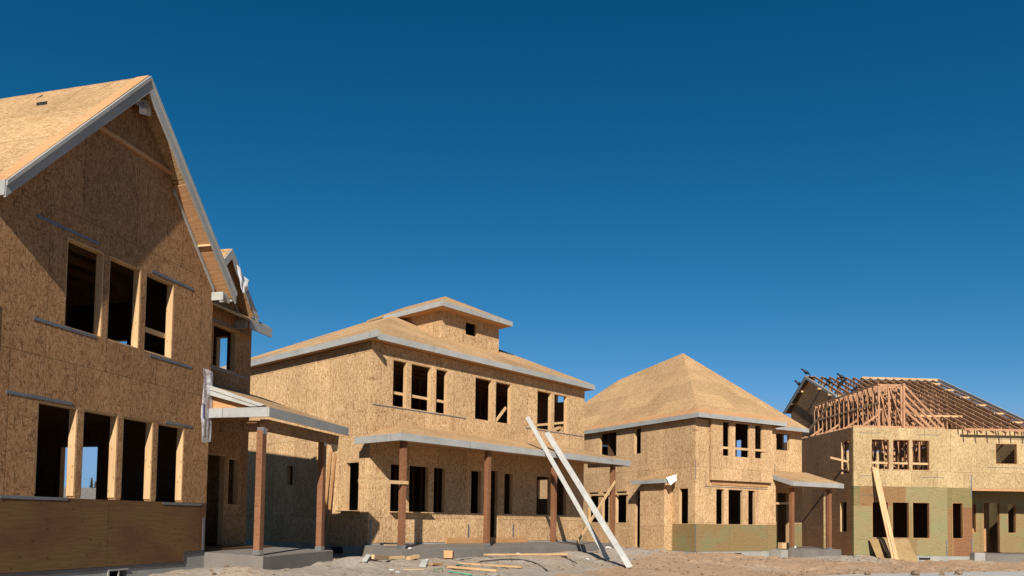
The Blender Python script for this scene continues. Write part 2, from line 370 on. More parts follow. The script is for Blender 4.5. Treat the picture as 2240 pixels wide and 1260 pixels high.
def FR(v=0.0): return ((0, v), (1, 0), (0, 1))        # facing the street
def SL(u=0.0): return ((u, 0), (0, 1), (1, 0))        # left side, run into the house
def SR(u=0.0): return ((u, 0), (0, 1), (-1, 0))       # right side
def BK(v): return ((0, v), (1, 0), (0, -1))

# =================================================================== GROUND
def offs(pts, d):
    r = []
    for i, p in enumerate(pts):
        a = Vector(pts[max(0, i - 1)]); b_ = Vector(pts[min(len(pts) - 1, i + 1)]); t = (b_ - a).normalized(); nrm = Vector((t.y, -t.x))
        r.append(Vector(p) + nrm * d)
    return r
def smooth_line(pts, k=8):
    P_ = [Vector(p) for p in pts]; o = []
    for i in range(len(P_) - 1):
        p0 = P_[max(0, i - 1)]; p1 = P_[i]; p2 = P_[i + 1]; p3 = P_[min(len(P_) - 1, i + 2)]
        for q in range(k):
            t = q / k; o.append(.5 * (2 * p1 + (p2 - p0) * t + (2 * p0 - 5 * p1 + 4 * p2 - p3) * t * t + (3 * p1 - p0 - 3 * p2 + p3) * t ** 3))
    return o + [P_[-1]]
HW = {}
def ground_z(x, y):
    num = den = 0
    for px, py, pz in GP:
        d2 = (x - px) ** 2 + (y - py) ** 2 + .35
        w = 1 / d2 ** 1.6; num += w * pz; den += w
    z = num / den
    for bx, by, r, h in BUMPS:
        d2 = ((x - bx) ** 2 + (y - by) ** 2) / (r * r)
        if d2 < 6: z += h * math.exp(-d2)
    return z
def near(x, y): return max(0, min(1, (x + 9) / 1.5)) * max(0, min(1, (26 - x) / 2)) * max(0, min(1, (y - 11) / 2)) * max(0, min(1, (40 - y) / 3))
def walk_side(x, y):      # signed distance to the sidewalk's house-side edge, + towards the street
    best = 1e9; sg = 0
    for i in range(len(wl) - 1):
        a = wl[i]; t = wl[i + 1] - a; L2 = t.length_squared; q = Vector((x, y)) - a; k = max(0, min(1, q.dot(t) / L2)); d = (q - t * k).length
        if d < best: best = d; sg = 1 if q.x * t.y - q.y * t.x > 0 else -1
    return best * sg
def full_z(x, y):
    z = ground_z(x, y); k = near(x, y)
    if k > 0:
        z += k * (.035 * noise.fractal((x * .9, y * .9, 0), 1, 2, 3) + .022 * noise.fractal((x * 4.2, y * 4.2, 3), .8, 2, 3))
        c = noise.noise((x * 2.1, y * 2.1, 9)) + .5 * noise.noise((x * 5.1, y * 5.1, 4))
        if c > .22: z += k * min(.09, (c - .22) * .15) * (1.25 if y > 25 and x > 4 else .7)
    if x > -4 and 4 < y < 36 and y < 13 + x * .95 + 6 and y < 32 and y < 27.5 + max(0, x - 12) * .3:
        d = walk_side(x, y)
        if d > -2.2: w = min(1, (d + 2.2) / 2.0); z = z * (1 - w) + w * min(z, -1.60)
    return z
walk = [(-3.5, 5.0), (0.5, 12.2), (4.4, 17.6), (9.3, 22.6), (12.9, 24.4), (17.8, 26.4), (27, 29), (44, 31.4)]
GP = [(-7.5, 10.8, -1.12), (-6.3, 15.2, -1.09), (-5, 15.1, -1.10), (-4.1, 18.3, -1.06), (-5.0, 20.6, -1.2), (-2.9, 20.2, -1.12), (0, 23.2, -1.1), (2, 25.8, -1.06), (4.2, 28.3, -1.04),
      (3.1, 24.4, -1.3), (3.5, 22.4, -1.41), (3.3, 20.8, -1.42), (-2.4, 17.6, -1.24), (0.2, 20.5, -1.26), (-4.6, 13.6, -1.28), (7.5, 31.2, -1.3), (5.5, 32.5, -1.22), (3.6, 34, -1.2), (9.6, 32.2, -1.47), (10.4, 32.9, -1.5), (12.2, 33, -1.48), (14.6, 34.6, -1.42),
      (16.2, 36, -1.52), (19.2, 36.2, -1.70), (22.5, 35.6, -1.69), (28, 36, -1.7), (9.8, 24.4, -1.66), (14, 26.2, -1.66), (18.8, 28.4, -1.66), (5.2, 19.5, -1.6), (1, 14.5, -1.55), (8, 28.6, -1.36), (13.5, 30.6, -1.56), (18, 33, -1.66),
      (12, 20, -1.72), (3, 10, -1.72), (20, 22, -1.75), (-3, 8, -1.6), (0, 2, -1.7), (-10, 4, -1.5), (30, 30, -1.75), (-12, 25, -1.2), (-6, 35, -1.2), (6, 45, -1.3), (25, 50, -1.6), (-60, 100, -1.2), (60, 60, -1.8), (0, 120, -1.5), (-40, 10, -1.3)]
wl = smooth_line(walk)
BUMPS = [(-3.6, 18.0, .55, .14), (-2.7, 19.2, .45, .07), (8.6, 30.6, .7, .16), (9.9, 31.0, .5, .12), (10.9, 31.6, .35, .08), (3.6, 27.2, .7, .08), (20.6, 34.9, .6, .14), (21.6, 35.0, .5, .10), (-5.4, 15.0, .5, .06), (1.6, 22.8, .8, .07), (6.0, 29.2, .8, .10), (12.5, 29.5, 1.2, .05)]
def axis(segs):
    out_ = []
    for a, b_, st in segs:
        k = max(1, int(round((b_ - a) / st))); out_ += [a + (b_ - a) * i / k for i in range(k)]
    return out_ + [segs[-1][1]]
xs = axis([(-900, -100, 200), (-100, -20, 10), (-20, -8, 1.5), (-8, 24, .13), (24, 40, 2), (40, 100, 10), (100, 900, 200)])
ys = axis([(-60, 6, 6), (6, 13, .7), (13, 37, .13), (37, 60, 2), (60, 140, 10), (140, 1500, 200)])
gv = []; gf = []
near_ = lambda x, y: max(0, min(1, (x + 9) / 1.5)) * max(0, min(1, (26 - x) / 2)) * max(0, min(1, (y - 11) / 2)) * max(0, min(1, (40 - y) / 3))
for y in ys:
    for x in xs:
        z = full_z(x, y)
        gv.append((x, y, z + ZO))
nx = len(xs)
for j in range(len(ys) - 1):
    for i in range(nx - 1): gf.append((j * nx + i, j * nx + i + 1, (j + 1) * nx + i + 1, (j + 1) * nx + i))
me = bpy.data.meshes.new('ground'); me.from_pydata(gv, [], gf); me.materials.append(M['dirt'])
ca = me.color_attributes.new('gravel', 'FLOAT_COLOR', 'POINT')
for i, p in enumerate(gv):
    x, y = p[0], p[1]; q = noise.fractal((x * .45, y * .45, 5), 1, 2, 4)
    g = .72 if x + (y - 22) * -.45 < 2.8 else .12
    d2 = ((x - 14.5) ** 2 + (y - 33.2) ** 2 * 1.6)
    g = max(g, 1.1 * math.exp(-d2 / 5.0)); g = max(0, min(1, g + q * .55))
    ca.data[i].color = (g, g, g, 1)
for p in me.polygons: p.use_smooth = True
gr = bpy.data.objects.new('ground', me); COL.objects.link(gr); struct(gr)
def gz(x, y): return full_z(x, y) + ZO
# sidewalk, kerb and road along the lots
def strip(name, d0, d1, ztop, zbot, m_):
    A = offs(wl, d0); B = offs(wl, d1); mb = MB()
    for i in range(len(wl) - 1):
        mb.hexa([(A[i].x, A[i].y, zbot), (A[i + 1].x, A[i + 1].y, zbot), (B[i + 1].x, B[i + 1].y, zbot), (B[i].x, B[i].y, zbot),
                 (A[i].x, A[i].y, ztop), (A[i + 1].x, A[i + 1].y, ztop), (B[i + 1].x, B[i + 1].y, ztop), (B[i].x, B[i].y, ztop)])
    return struct(mb.build(name, m_))
strip('sidewalk', 0, 1.5, ZO - 1.52, ZO - 1.9, 'walk')
strip('kerb', 1.505, 1.68, ZO - 1.53, ZO - 1.95, 'conc')
strip('road', 1.69, 9.5, ZO - 1.69, ZO - 1.95, 'road')

# =================================================================== HOUSE 1: steep gable, nearest
h = House('gable_house', 'nearest house, steep front gable of brown strand board with plywood skirt, left edge', -6.27401, 15.6, .25310, -1.1)
UL = -4.93; UC = -2.455; EZ = 4.68; PK = 7.76; RP = (PK - EZ) / 2.685
up_w = [(-3.68, -2.95, 2.99, 4.41), (-2.79, -2.08, 2.99, 4.41), (-1.91, -1.20, 2.99, 4.41)]
lo_w = [(-4.10, -3.38, .25, 1.69), (-3.22, -2.50, .25, 1.69), (-2.34, -1.63, .25, 1.69), (-1.47, -.77, .25, 1.69)]
gz0 = lambda u: PK - RP * abs(u - UC) - .10
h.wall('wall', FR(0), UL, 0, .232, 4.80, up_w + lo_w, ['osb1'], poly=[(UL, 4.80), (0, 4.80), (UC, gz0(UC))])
mb = MB()
mb.prism([(UL, 0, .228), (UL, 0, -.90), (-.64, 0, -.93), (-.64, 0, -.74), (0, 0, -.72), (0, 0, .228)], (0, .15, 0))
h.part('plywood_skirt', mb, 'ply', label='brown plywood skirt below the lower windows')
mb = MB(); mb.prism([(UL, -.004, -.905), (UL, -.004, -.965), (-.63, -.004, -.985), (-.63, -.004, -.935)], (0, .15, 0)); mb.prism([(-.64, -.004, -.932), (-.60, -.004, -.932), (-.60, -.004, -.745), (-.64, -.004, -.745)], (0, .15, 0)); mb.prism([(-.60, -.004, -.742), (-.60, -.004, -.80), (0, -.004, -.785), (0, -.004, -.725)], (0, .15, 0))
h.part('flashing', mb, 'flash')
mb = MB(); mb.prism([(UL, .012, -.96), (UL, .012, -1.7), (-2.58, .012, -1.7), (-2.58, .012, -.97)], (0, .2, 0)); mb.prism([(-2.58, .012, -1.16), (-2.58, .012, -1.7), (-2.12, .012, -1.7), (-2.12, .012, -1.16)], (0, .2, 0))
mb.prism([(-2.12, .012, -.975), (-2.12, .012, -1.7), (-.62, .012, -1.7), (-.62, .012, -.98)], (0, .2, 0)); mb.prism([(-.62, .012, -.79), (-.62, .012, -1.7), (0, .012, -1.7), (0, .012, -.78)], (0, .2, 0))
mb.box((-2.6, .24, -1.7), (-2.1, .26, -.9), 1)
f_ = h.part('foundation', mb, ['conc', 'black'])
h.bars('foundation_vent', [((-2.58, .0, -.985), (-2.12, .0, -.985), .03, .03), ((-2.35, .0, -1.16), (-2.33, .0, -.99), .02, .025), ((-2.57, .0, -1.16), (-2.57, .0, -.99), .03, .02)], 'conc', f_)
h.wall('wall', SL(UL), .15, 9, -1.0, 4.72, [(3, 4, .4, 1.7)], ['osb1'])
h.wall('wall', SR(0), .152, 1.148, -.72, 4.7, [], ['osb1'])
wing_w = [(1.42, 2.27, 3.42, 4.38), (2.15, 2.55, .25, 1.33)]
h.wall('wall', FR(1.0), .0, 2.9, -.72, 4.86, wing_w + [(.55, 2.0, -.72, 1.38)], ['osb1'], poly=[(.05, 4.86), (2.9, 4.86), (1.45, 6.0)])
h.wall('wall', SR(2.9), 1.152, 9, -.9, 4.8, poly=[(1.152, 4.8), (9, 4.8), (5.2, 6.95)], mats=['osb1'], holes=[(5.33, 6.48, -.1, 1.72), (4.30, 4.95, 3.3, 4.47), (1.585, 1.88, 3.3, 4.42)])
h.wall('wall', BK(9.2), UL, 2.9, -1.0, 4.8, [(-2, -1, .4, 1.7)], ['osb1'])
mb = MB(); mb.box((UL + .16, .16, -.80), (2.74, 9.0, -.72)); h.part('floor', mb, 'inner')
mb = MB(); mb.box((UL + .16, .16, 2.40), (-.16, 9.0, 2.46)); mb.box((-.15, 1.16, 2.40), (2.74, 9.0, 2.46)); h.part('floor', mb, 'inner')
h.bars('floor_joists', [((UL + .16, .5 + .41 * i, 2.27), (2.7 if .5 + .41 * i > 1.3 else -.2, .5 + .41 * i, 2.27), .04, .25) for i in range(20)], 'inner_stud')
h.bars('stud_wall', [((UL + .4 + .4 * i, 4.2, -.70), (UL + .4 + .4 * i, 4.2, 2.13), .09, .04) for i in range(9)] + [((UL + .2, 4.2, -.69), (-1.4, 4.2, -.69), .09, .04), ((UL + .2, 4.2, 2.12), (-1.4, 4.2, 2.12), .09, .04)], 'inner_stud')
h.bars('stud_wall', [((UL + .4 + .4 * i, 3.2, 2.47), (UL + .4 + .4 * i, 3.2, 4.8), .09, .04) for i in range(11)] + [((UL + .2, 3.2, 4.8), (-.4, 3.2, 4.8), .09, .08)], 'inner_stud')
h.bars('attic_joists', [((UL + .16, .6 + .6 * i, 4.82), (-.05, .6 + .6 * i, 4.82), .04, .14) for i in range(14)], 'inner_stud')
mb = MB(); mb.box((-.22, .17, 2.47), (-.17, 1.9, 4.8)); mb.box((-.22, .17, -.7), (-.17, 1.9, 2.38)); h.part('partition', mb, 'inner')  # dark panel added to cover the sun patch on the wall behind it
h.bars('guard_rail', [((-1.93, .16, 3.42), (-1.18, .16, 3.42), .04, .09)], 'lumber')
# main roof
L0, R0 = UC - 2.685, UC + 2.685; V0, V1 = -.34, 12.0
h.slope('roof', [[(L0, V0, EZ), (UC, V0, PK), (UC, V1, PK), (L0, V1, EZ)]], .07, 'roof', label='pale sunlit roof slope facing left')
h.slope('roof', [[(UC, V0, PK), (R0, V0, EZ), (R0, V1, EZ), (UC, V1, PK)]], .07, 'roof')
h.slope('roof_edge_strip', [[(L0 - .01, V0 - .012, EZ + .0), (UC, V0 - .012, PK + .012), (UC, V0 + .26, PK + .012), (L0 - .01, V0 + .26, EZ)]], .012, 'strip')
mb = MB(); mb.prism([(u, v, PK + RP * (u - UC) + .003) for u, v in ((-2.97, 1.54), (-2.86, 1.66), (-2.86, 1.42), (-2.98, 1.30))], (0, 0, .004)); h.part('roof_vent_black_patch', mb, 'black')  # black patch stands for the dark of a hole; roof is not cut
mb = MB(); mb.prism([(u, v, PK + RP * (u - UC) + .003) for u, v in ((-2.72, 1.84), (-2.58, 1.86), (-2.60, 1.80))], (0, 0, .004)); h.part('roof_slit_black_patch', mb, 'black')  # black sliver for the dark of a slit, laid on uncut sheathing
hb = .235
for s_ in (-1, 1):
    cu_ = 1.15 if s_ > 0 else .05
    a = (UC + s_ * 2.70, V0 - .02, EZ - .02); c_ = (UC + s_ * .0, V0 - .02, PK)
    mb = MB(); mb.prism([(a[0], V0 - .0, EZ - .015), (UC, V0, PK - .012), (UC, V0, PK - .012 - hb * 1.25), (a[0], V0, EZ - .015 - hb)], (0, -.04, 0)); rk = h.part('rake_board', mb, 'fascia')
    mb = MB(); mb.prism([(a[0], V0 - .041, EZ - .012), (UC, V0 - .041, PK - .01), (UC, V0 - .041, PK - .085), (a[0], V0 - .041, EZ - .082)], (0, -.022, 0)); h.part('rake_trim', mb, 'fascia', rk)
    mb = MB(); mb.prism([(UC + s_ * 2.66, V0 + .01, EZ - .13), (UC + s_ * cu_, V0 + .01, PK - .13 - RP * cu_), (UC + s_ * cu_, -.005, PK - .13 - RP * cu_), (UC + s_ * 2.66, -.005, EZ - .13)], (0, 0, -.012)); h.part('soffit', mb, 'strip')
    mb = MB(); mb.prism([(UC + s_ * 2.45, -.004, EZ + .02), (UC + s_ * cu_, -.004, PK - .19 - RP * cu_), (UC + s_ * cu_, -.004, PK - .27 - RP * cu_), (UC + s_ * 2.45, -.004, EZ - .06)], (0, -.03, 0)); h.part('frieze_board', mb, 'fascia' if s_ > 0 else 'osb1')
h.bars('eave_return', [((R0 - .27, V0 + .07, EZ - .16), (R0 - .27, .0, EZ - .16), .03, .17), ((R0 - .26, V0 + .12, EZ - .16), (R0 - .0, V0 + .12, EZ - .16), .03, .17)], 'white')
h.bars('eave_fascia', [((R0 + .015, V0 + .05, EZ - .10), (R0 + .015, 1.0, EZ - .10), .03, .2), ((L0 - .015, V0 - .03, EZ - .11), (L0 - .015, 9.2, EZ - .11), .03, .22)], 'fascia')
h.bars('lookout', [((R0 - .75 + .0, V0 + .02, EZ + .72), (R0 - .75, -.0, EZ + .72), .09, .04)], 'lumber')
h.bars('gable_band', [((-3.48, -.03, 6.5), (-1.42, -.03, 6.5), .05, .07)], 'strip')
# wing roof
WPK = 6.10
h.slope('roof', [[(1.43, .62, WPK), (2.52, .62, 4.86), (2.52, .95, 4.86), (1.43, 3.3, WPK)]], .06, 'roof')
h.slope('roof', [[(.25, .62, 4.77), (1.43, .62, WPK), (1.43, 3.3, WPK), (.25, .8, 4.77)]], .06, 'roof')
h.slope('roof', [[(.25, .62, 4.69), (3.1, .62, 4.69), (3.1, 5.2, 7.12), (-1.98, 5.2, 7.12)], [(-1.98, 5.2, 7.12), (3.1, 5.2, 7.12), (3.1, 9.6, 4.7), (.25, 9.6, 4.7)]], .06, 'roof')
for s_ in (-1, 1):
    mb = MB(); mb.prism([(1.43 + s_ * 1.12, .62, WPK - 1.16 * 1.12), (1.43, .62, WPK - .01), (1.43, .62, WPK - .24), (1.43 + s_ * 1.12, .62, WPK - 1.16 * 1.12 - .2)], (0, -.04, 0)); h.part('rake_board', mb, 'fascia')
mb = MB(); mb.box((2.2, .575, 4.44), (3.12, .615, 4.66)); h.part('eave_fascia', mb, 'fascia')
mb = MB(); mb.prism([(3.11, .62, 4.69), (3.11, 5.2, 7.12), (3.11, 5.2, 6.9), (3.11, .62, 4.46)], (.03, 0, 0)); h.part('rake_board', mb, 'fascia')
mb = MB(); mb.box((2.16, .655, 4.45), (2.20, .99, 4.64)); h.part('eave_return', mb, 'white')
mb = MB(); mb.prism([(2.05, .985, 5.12), (2.40, .985, 4.75), (2.62, .985, 4.55), (2.45, .985, 4.55)], (0, -.03, 0)); h.part('frieze_board', mb, 'fascia')
for (a0, z0, a1, z1) in ((-4.28, 4.54, -3.05, 4.54), (-1.80, 4.49, -.62, 4.49), (-4.27, 2.955, -3.06, 2.955), (-1.78, 2.925, -.61, 2.925), (-4.67, 1.76, -3.48, 1.76), (-1.30, 1.745, -.53, 1.745), (-4.7, .215, -3.49, .215), (-1.30, .20, -.16, .20)):
    h.strap(FR(0), a0, z0, a1, z1, .045)
h.strap(FR(0), -.07, -.72, -.07, -.06, .06); h.strap(FR(0), -4.87, 1.8, -4.87, 3.0, .05)
h.strap(FR(1.0), .9, 4.47, 2.85, 4.47, .04); h.strap(FR(1.0), .9, 3.36, 2.85, 3.36, .04)
# porch
mb = MB(); mb.prism([(0, -1.35, -.82), (2.95, -1.35, -.80), (2.95, .99, -.735), (0, .99, -.735)], (0, 0, -.6)); h.part('porch_slab', mb, 'slab', bevel=.015)
for u in (.09, 2.62):
    mb = MB(); mb.box((u, -1.2, -.79), (u + .15, -1.06, 1.74)); p_ = h.part('porch_post', mb, 'post', bevel=.006)
    mb = MB(); mb.box((u - .006, -1.207, -.80), (u + .156, -1.05, -.70)); h.part('post_bracket', mb, 'bracket', p_)
    mb = MB(); mb.box((u + .02, -1.207, 1.66), (u + .156, -1.06, 1.80)); h.part('post_cap', mb, 'bracket', p_)
mb = MB(); mb.box((.22, -1.22, 1.745), (3.3, -1.05, 1.975)); h.part('porch_beam', mb, 'osb1')
mb = MB(); mb.box((.34, -1.04, 1.75), (.50, .0, 1.97)); h.part('porch_beam', mb, 'osb1')
zr = lambda v: 2.19 + (v + 1.40) * .335
h.slope('porch_roof', [[(-.04, -1.40, zr(-1.4)), (3.37, -1.40, zr(-1.4)), (3.37, .995, zr(.995)), (.01, .995, zr(.995)), (.01, .1, zr(.1)), (-.04, .1, zr(.1))]], .05, 'roof')
mb = MB(); mb.box((-.09, -1.45, 1.985), (3.39, -1.41, 2.18)); mb.box((-.09, -1.405, 1.985), (-.05, .14, 2.18)); h.part('porch_fascia', mb, 'fascia')
mb = MB(); mb.prism([(-.05, .18, zr(.18) + .015), (-.05, -1.36, zr(-1.36) + .015), (-.05, -1.22, zr(-1.36) - .004), (-.05, -1.0, zr(-1.36) - .004), (-.05, .18, zr(.18) - .20)], (-.03, 0, 0)); h.part('rake_board', mb, 'white')
mb = MB(); mb.prism([(-.081, .18, zr(.18) + .017), (-.081, -1.34, zr(-1.36) + .02), (-.081, -1.22, zr(-1.36) - .002), (-.081, .18, zr(.18) - .075)], (-.018, 0, 0)); h.part('rake_trim', mb, 'white')
mb = MB(); mb.prism([(.05, .0, zr(0) - .06), (.05, -1.2, zr(-1.2) - .06), (.05, 0, 2.0)], (.02, 0, 0)); mb.box((-.04, -1.40, 2.183), (.06, 0, 2.187)); h.part('gable_infill', mb, 'strip')
mb = MB(); mb.prism([(2.95, -1.22, 1.74), (3.36, -1.22, 1.98), (3.28, -1.22, 1.60), (3.08, -1.22, 1.55)], (0, .014, 0)); h.part('porch_end_panel', mb, 'osb')
mb = MB(); mb.box((.55, 1.02, -.73), (.65, 1.14, 1.36)); mb.box((1.3, 1.02, -.73), (1.38, 1.14, 1.36)); h.part('door_jamb', mb, 'stud')
# house wrap and plastic
def sheet(nm, hs_, corners, thick, m_, wob, nrm, parent=None, nu=22, nv=18, seed=1):
    mb = MB(); a, b_, c, d = [Vector(p) for p in corners]; nrm = Vector(nrm); g = []
    for j in range(nv + 1):
        row = []
        for i in range(nu + 1):
            s_, t_ = i / nu, j / nv
            p = (a * (1 - s_) + b_ * s_) * (1 - t_) + (d * (1 - s_) + c * s_) * t_
            k = min(t_, 1) if wob < 0 else 1
            row.append(p + nrm * abs(wob) * k * (noise.noise((s_ * 2.6 + seed, t_ * 2.6, seed)) + .5))
        g.append(row)
    for j in range(nv):
        for i in range(nu): mb.face([g[j][i], g[j][i + 1], g[j + 1][i + 1], g[j + 1][i]])
    o = hs_.part(nm, mb, m_, parent) if hs_ else mb.build(nm, m_)
    sm = o.modifiers.new('thick', 'SOLIDIFY'); sm.thickness = thick
    for p in o.data.polygons: p.use_smooth = True
    return o
wr = sheet('house_wrap', h, [(-2.58, -.12, 7.30), (-2.20, -.12, 7.50), (-2.16, -.15, 7.20), (-2.42, -.15, 7.12)], .003, 'wrap', .06, (0, -1, 0))
wr['label'] = 'white printed wrap scrap hanging under the gable peak'
fc = bpy.data.curves.new('wrap_lettering', 'FONT'); fc.body = 'CK'; fc.size = .13; fc.extrude = .001
fo = bpy.data.objects.new('wrap_lettering', fc); COL.objects.link(fo); fo.data.materials.append(M['blue'])
fo.parent = h.root; fo.matrix_local = Matrix.Translation(h.loc((-2.45, -.225, 7.16))) @ Matrix.Rotation(rad(90), 4, 'X') @ Matrix.Rotation(rad(62), 4, 'Z')
dg = bpy.context.evaluated_depsgraph_get(); dg.update()
tm = bpy.data.meshes.new_from_object(fo.evaluated_get(dg)); t2 = bpy.data.objects.new('wrap_lettering', tm); COL.objects.link(t2); t2.parent = h.root; t2.matrix_local = fo.matrix_local.copy()
bpy.data.objects.remove(fo); t2.name = 'wrap_lettering'
t2.parent = wr; 
w2 = sheet('house_wrap', h, [(1.50, .55, 5.74), (1.92, .52, 5.48), (1.88, .52, 5.22), (1.70, .52, 5.12)], .003, 'wrap', .07, (0, -1, 0), seed=4); w2['label'] = 'white wrap scrap hanging from the small rear gable'
pw = sheet('plastic_sheet', h, [(-.30, -.02, 2.98), (.02, -.02, 2.95), (.01, -.02, 1.50), (-.30, -.02, 1.45)], .002, 'plastic', .06, (0, -1, 0), nu=12, nv=24, seed=8); pw['label'] = 'crinkled clear plastic hanging at the wall corner'
mb = MB(); mb.box((-.29, -.075, 1.95), (-.25, -.07, 2.25)); h.part('printed_stripe', mb, 'blue', pw)
HW[1] = h

# =================================================================== HOUSE 2: hip roof, long porch, rooftop dormer
h = House('porch_house', 'house with hip roof, small rooftop dormer and long four-post front porch, beside the gable house', -4.11064, 21.8, .72943, -1.1)
W2 = 10.35; ZF = -.75
up = [(.80, 1.31, 3.31, 4.69), (1.51, 2.29, 3.31, 4.69), (2.53, 3.0, 3.31, 4.69), (4.28, 5.06, 3.31, 4.69), (5.28, 6.03, 3.31, 4.69), (7.49, 8.28, 3.31, 4.69), (8.47, 9.23, 3.31, 4.69)]
lo = [(.79, 1.30, .18, 1.58), (1.51, 2.28, .18, 1.58), (2.51, 2.99, .18, 1.58), (4.16, 4.62, .18, 1.58), (5.78, 6.21, .18, 1.58), (7.51, 8.30, .18, 1.58), (8.53, 9.26, .18, 1.58)]
h.wall('wall', FR(0), 0, W2, ZF, 5.10, up + lo + [(4.80, 5.46, ZF, 1.64)], ['osb'])
h.wall('wall', SL(0), .15, 10.3, ZF - .1, 5.10, [(.50, 1.12, .19, 1.6), (4.0, 4.35, 1.0, 1.62)], ['osb'])
h.wall('wall', SR(W2), .15, 10.3, ZF, 5.10, [(.92, 1.32, 4.70, 4.98), (1.68, 2.2, .85, 1.62)], ['osb'])
h.wall('wall', BK(10.45), 0, W2, ZF, 5.10, [], ['osb'])
mb = MB(); mb.box((.012, .012, -1.7), (W2, .2, ZF - .003)); mb.box((.012, .2, -1.7), (.2, 10, ZF - .103)); h.part('foundation', mb, 'conc')
mb = MB(); mb.box((-.004, 1.2, -1.10), (.02, 1.75, -.90)); h.part('foundation_vent', mb, 'black')
mb = MB(); mb.box((.16, .16, ZF - .06), (W2 - .16, 10.2, ZF)); h.part('floor', mb, 'inner')
mb = MB(); mb.box((.16, .16, 2.46), (W2 - .16, 10.2, 2.52)); h.part('floor', mb, 'inner')
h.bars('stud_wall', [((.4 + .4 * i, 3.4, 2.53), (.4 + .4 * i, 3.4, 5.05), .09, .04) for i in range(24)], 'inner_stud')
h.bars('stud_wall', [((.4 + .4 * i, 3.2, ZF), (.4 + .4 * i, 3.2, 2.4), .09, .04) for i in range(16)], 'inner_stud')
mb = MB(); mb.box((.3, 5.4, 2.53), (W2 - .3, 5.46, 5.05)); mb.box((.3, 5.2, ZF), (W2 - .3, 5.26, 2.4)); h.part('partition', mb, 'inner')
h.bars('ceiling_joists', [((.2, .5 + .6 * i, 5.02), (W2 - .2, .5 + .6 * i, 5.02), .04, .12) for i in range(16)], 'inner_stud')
h.bars('guard_rail', [((.74, .17, 3.74), (3.10, .17, 3.72), .04, .085)], 'lumber')
h.bars('guard_rail', [((7.45, .17, 3.42), (9.3, .17, 3.72), .04, .085)], 'lumber')
h.bars('window_brace', [((5.45, .2, 3.32), (6.0, .2, 3.9), .04, .09)], 'lumber'); h.bars('window_brace', [((8.5, .2, 3.32), (9.2, .25, 3.55), .04, .12)], 'lumber')
# roof
e0, e1, f0 = -.25, 10.57, -.30; EZ = 5.29; PT = .495; K = 5.3; bk = f0 + 2 * K
ap0 = (e0 + K, f0 + K, EZ + K * PT); ap1 = (e1 - K, f0 + K, EZ + K * PT)
FL_, FRr, BR_, BL_ = (e0, f0, EZ), (e1, f0, EZ), (e1, bk, EZ), (e0, bk, EZ)
h.slope('roof', [[FL_, FRr, ap1, ap0], [FRr, BR_, ap1], [BR_, BL_, ap0, ap1], [BL_, FL_, ap0]], .06, 'roof')
mb = MB(); mb.box((e0 + .03, f0 - .03, EZ - .19), (e1 + .02, f0 + .01, EZ - .005)); h.part('eave_fascia', mb, 'fascia')
mb = MB(); mb.box((e0 - .035, f0 - .34, EZ - .19), (e0 + .0, bk, EZ - .003)); h.part('eave_fascia', mb, 'fascia')
mb = MB(); mb.box((e1 - .01, f0 + .02, EZ - .19), (e1 + .02, bk, EZ - .005)); h.part('eave_fascia', mb, 'fascia')
mb = MB(); mb.box((e0 + .02, f0 + .02, EZ - .18), (e1 - .02, -.003, EZ - .165)); mb.box((e0 + .02, -.003, EZ - .18), (-.003, bk, EZ - .165)); h.part('soffit', mb, 'strip')
# dormer
zs_ = lambda v: EZ + (v - f0) * PT
D0, D1, DV = 4.10, 6.98, 1.5; DE = 7.33
mb = MB()
mb2 = h.wall('dormer', FR(DV), D0, D1, zs_(DV) - .15, DE - .17, [(5.25, 5.82, 6.55, 7.02)], ['osb'], th=.12)
for u in (D0, D1 - .1):
    mb = MB(); mb.prism([(u, DV + .121, zs_(DV) - .12), (u, DV + .121, DE - .17), (u, 4.2, DE - .17), (u, 3.9, DE - .2)], (.1, 0, 0)); h.part('dormer_side', mb, 'osb', mb2)
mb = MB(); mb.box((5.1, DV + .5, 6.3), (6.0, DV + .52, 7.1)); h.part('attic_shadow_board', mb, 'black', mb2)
q0, q1, qv, qb = 3.72, 7.22, 1.08, 5.2; qa = 1.75
h.slope('dormer_roof', [[(q0, qv, DE), (q1, qv, DE), (q0 + qa, qv + qa, DE + qa * .5)], [(q0, qv, DE), (q0 + qa, qv + qa, DE + qa * .5), (q0 + qa, qb, DE + qa * .5), (q0, qb, DE)], [(q1, qv, DE), (q1, qb, DE), (q0 + qa, qb, DE + qa * .5), (q0 + qa, qv + qa, DE + qa * .5)]], .05, 'roof', parent=mb2)
mb = MB(); mb.box((q0 - .02, qv - .03, DE - .175), (q1 + .02, qv + .005, DE - .003)); mb.box((q0 - .025, qv + .005, DE - .175), (q0 + .005, 4.2, DE - .003)); mb.box((q1 - .005, qv + .005, DE - .175), (q1 + .025, 4.2, DE - .003)); h.part('dormer_fascia', mb, 'fascia', mb2)
mb = MB(); mb.box((q0 + .01, qv + .01, DE - .18), (q1 - .01, 3.6, DE - .165)); h.part('dormer_soffit', mb, 'strip', mb2)
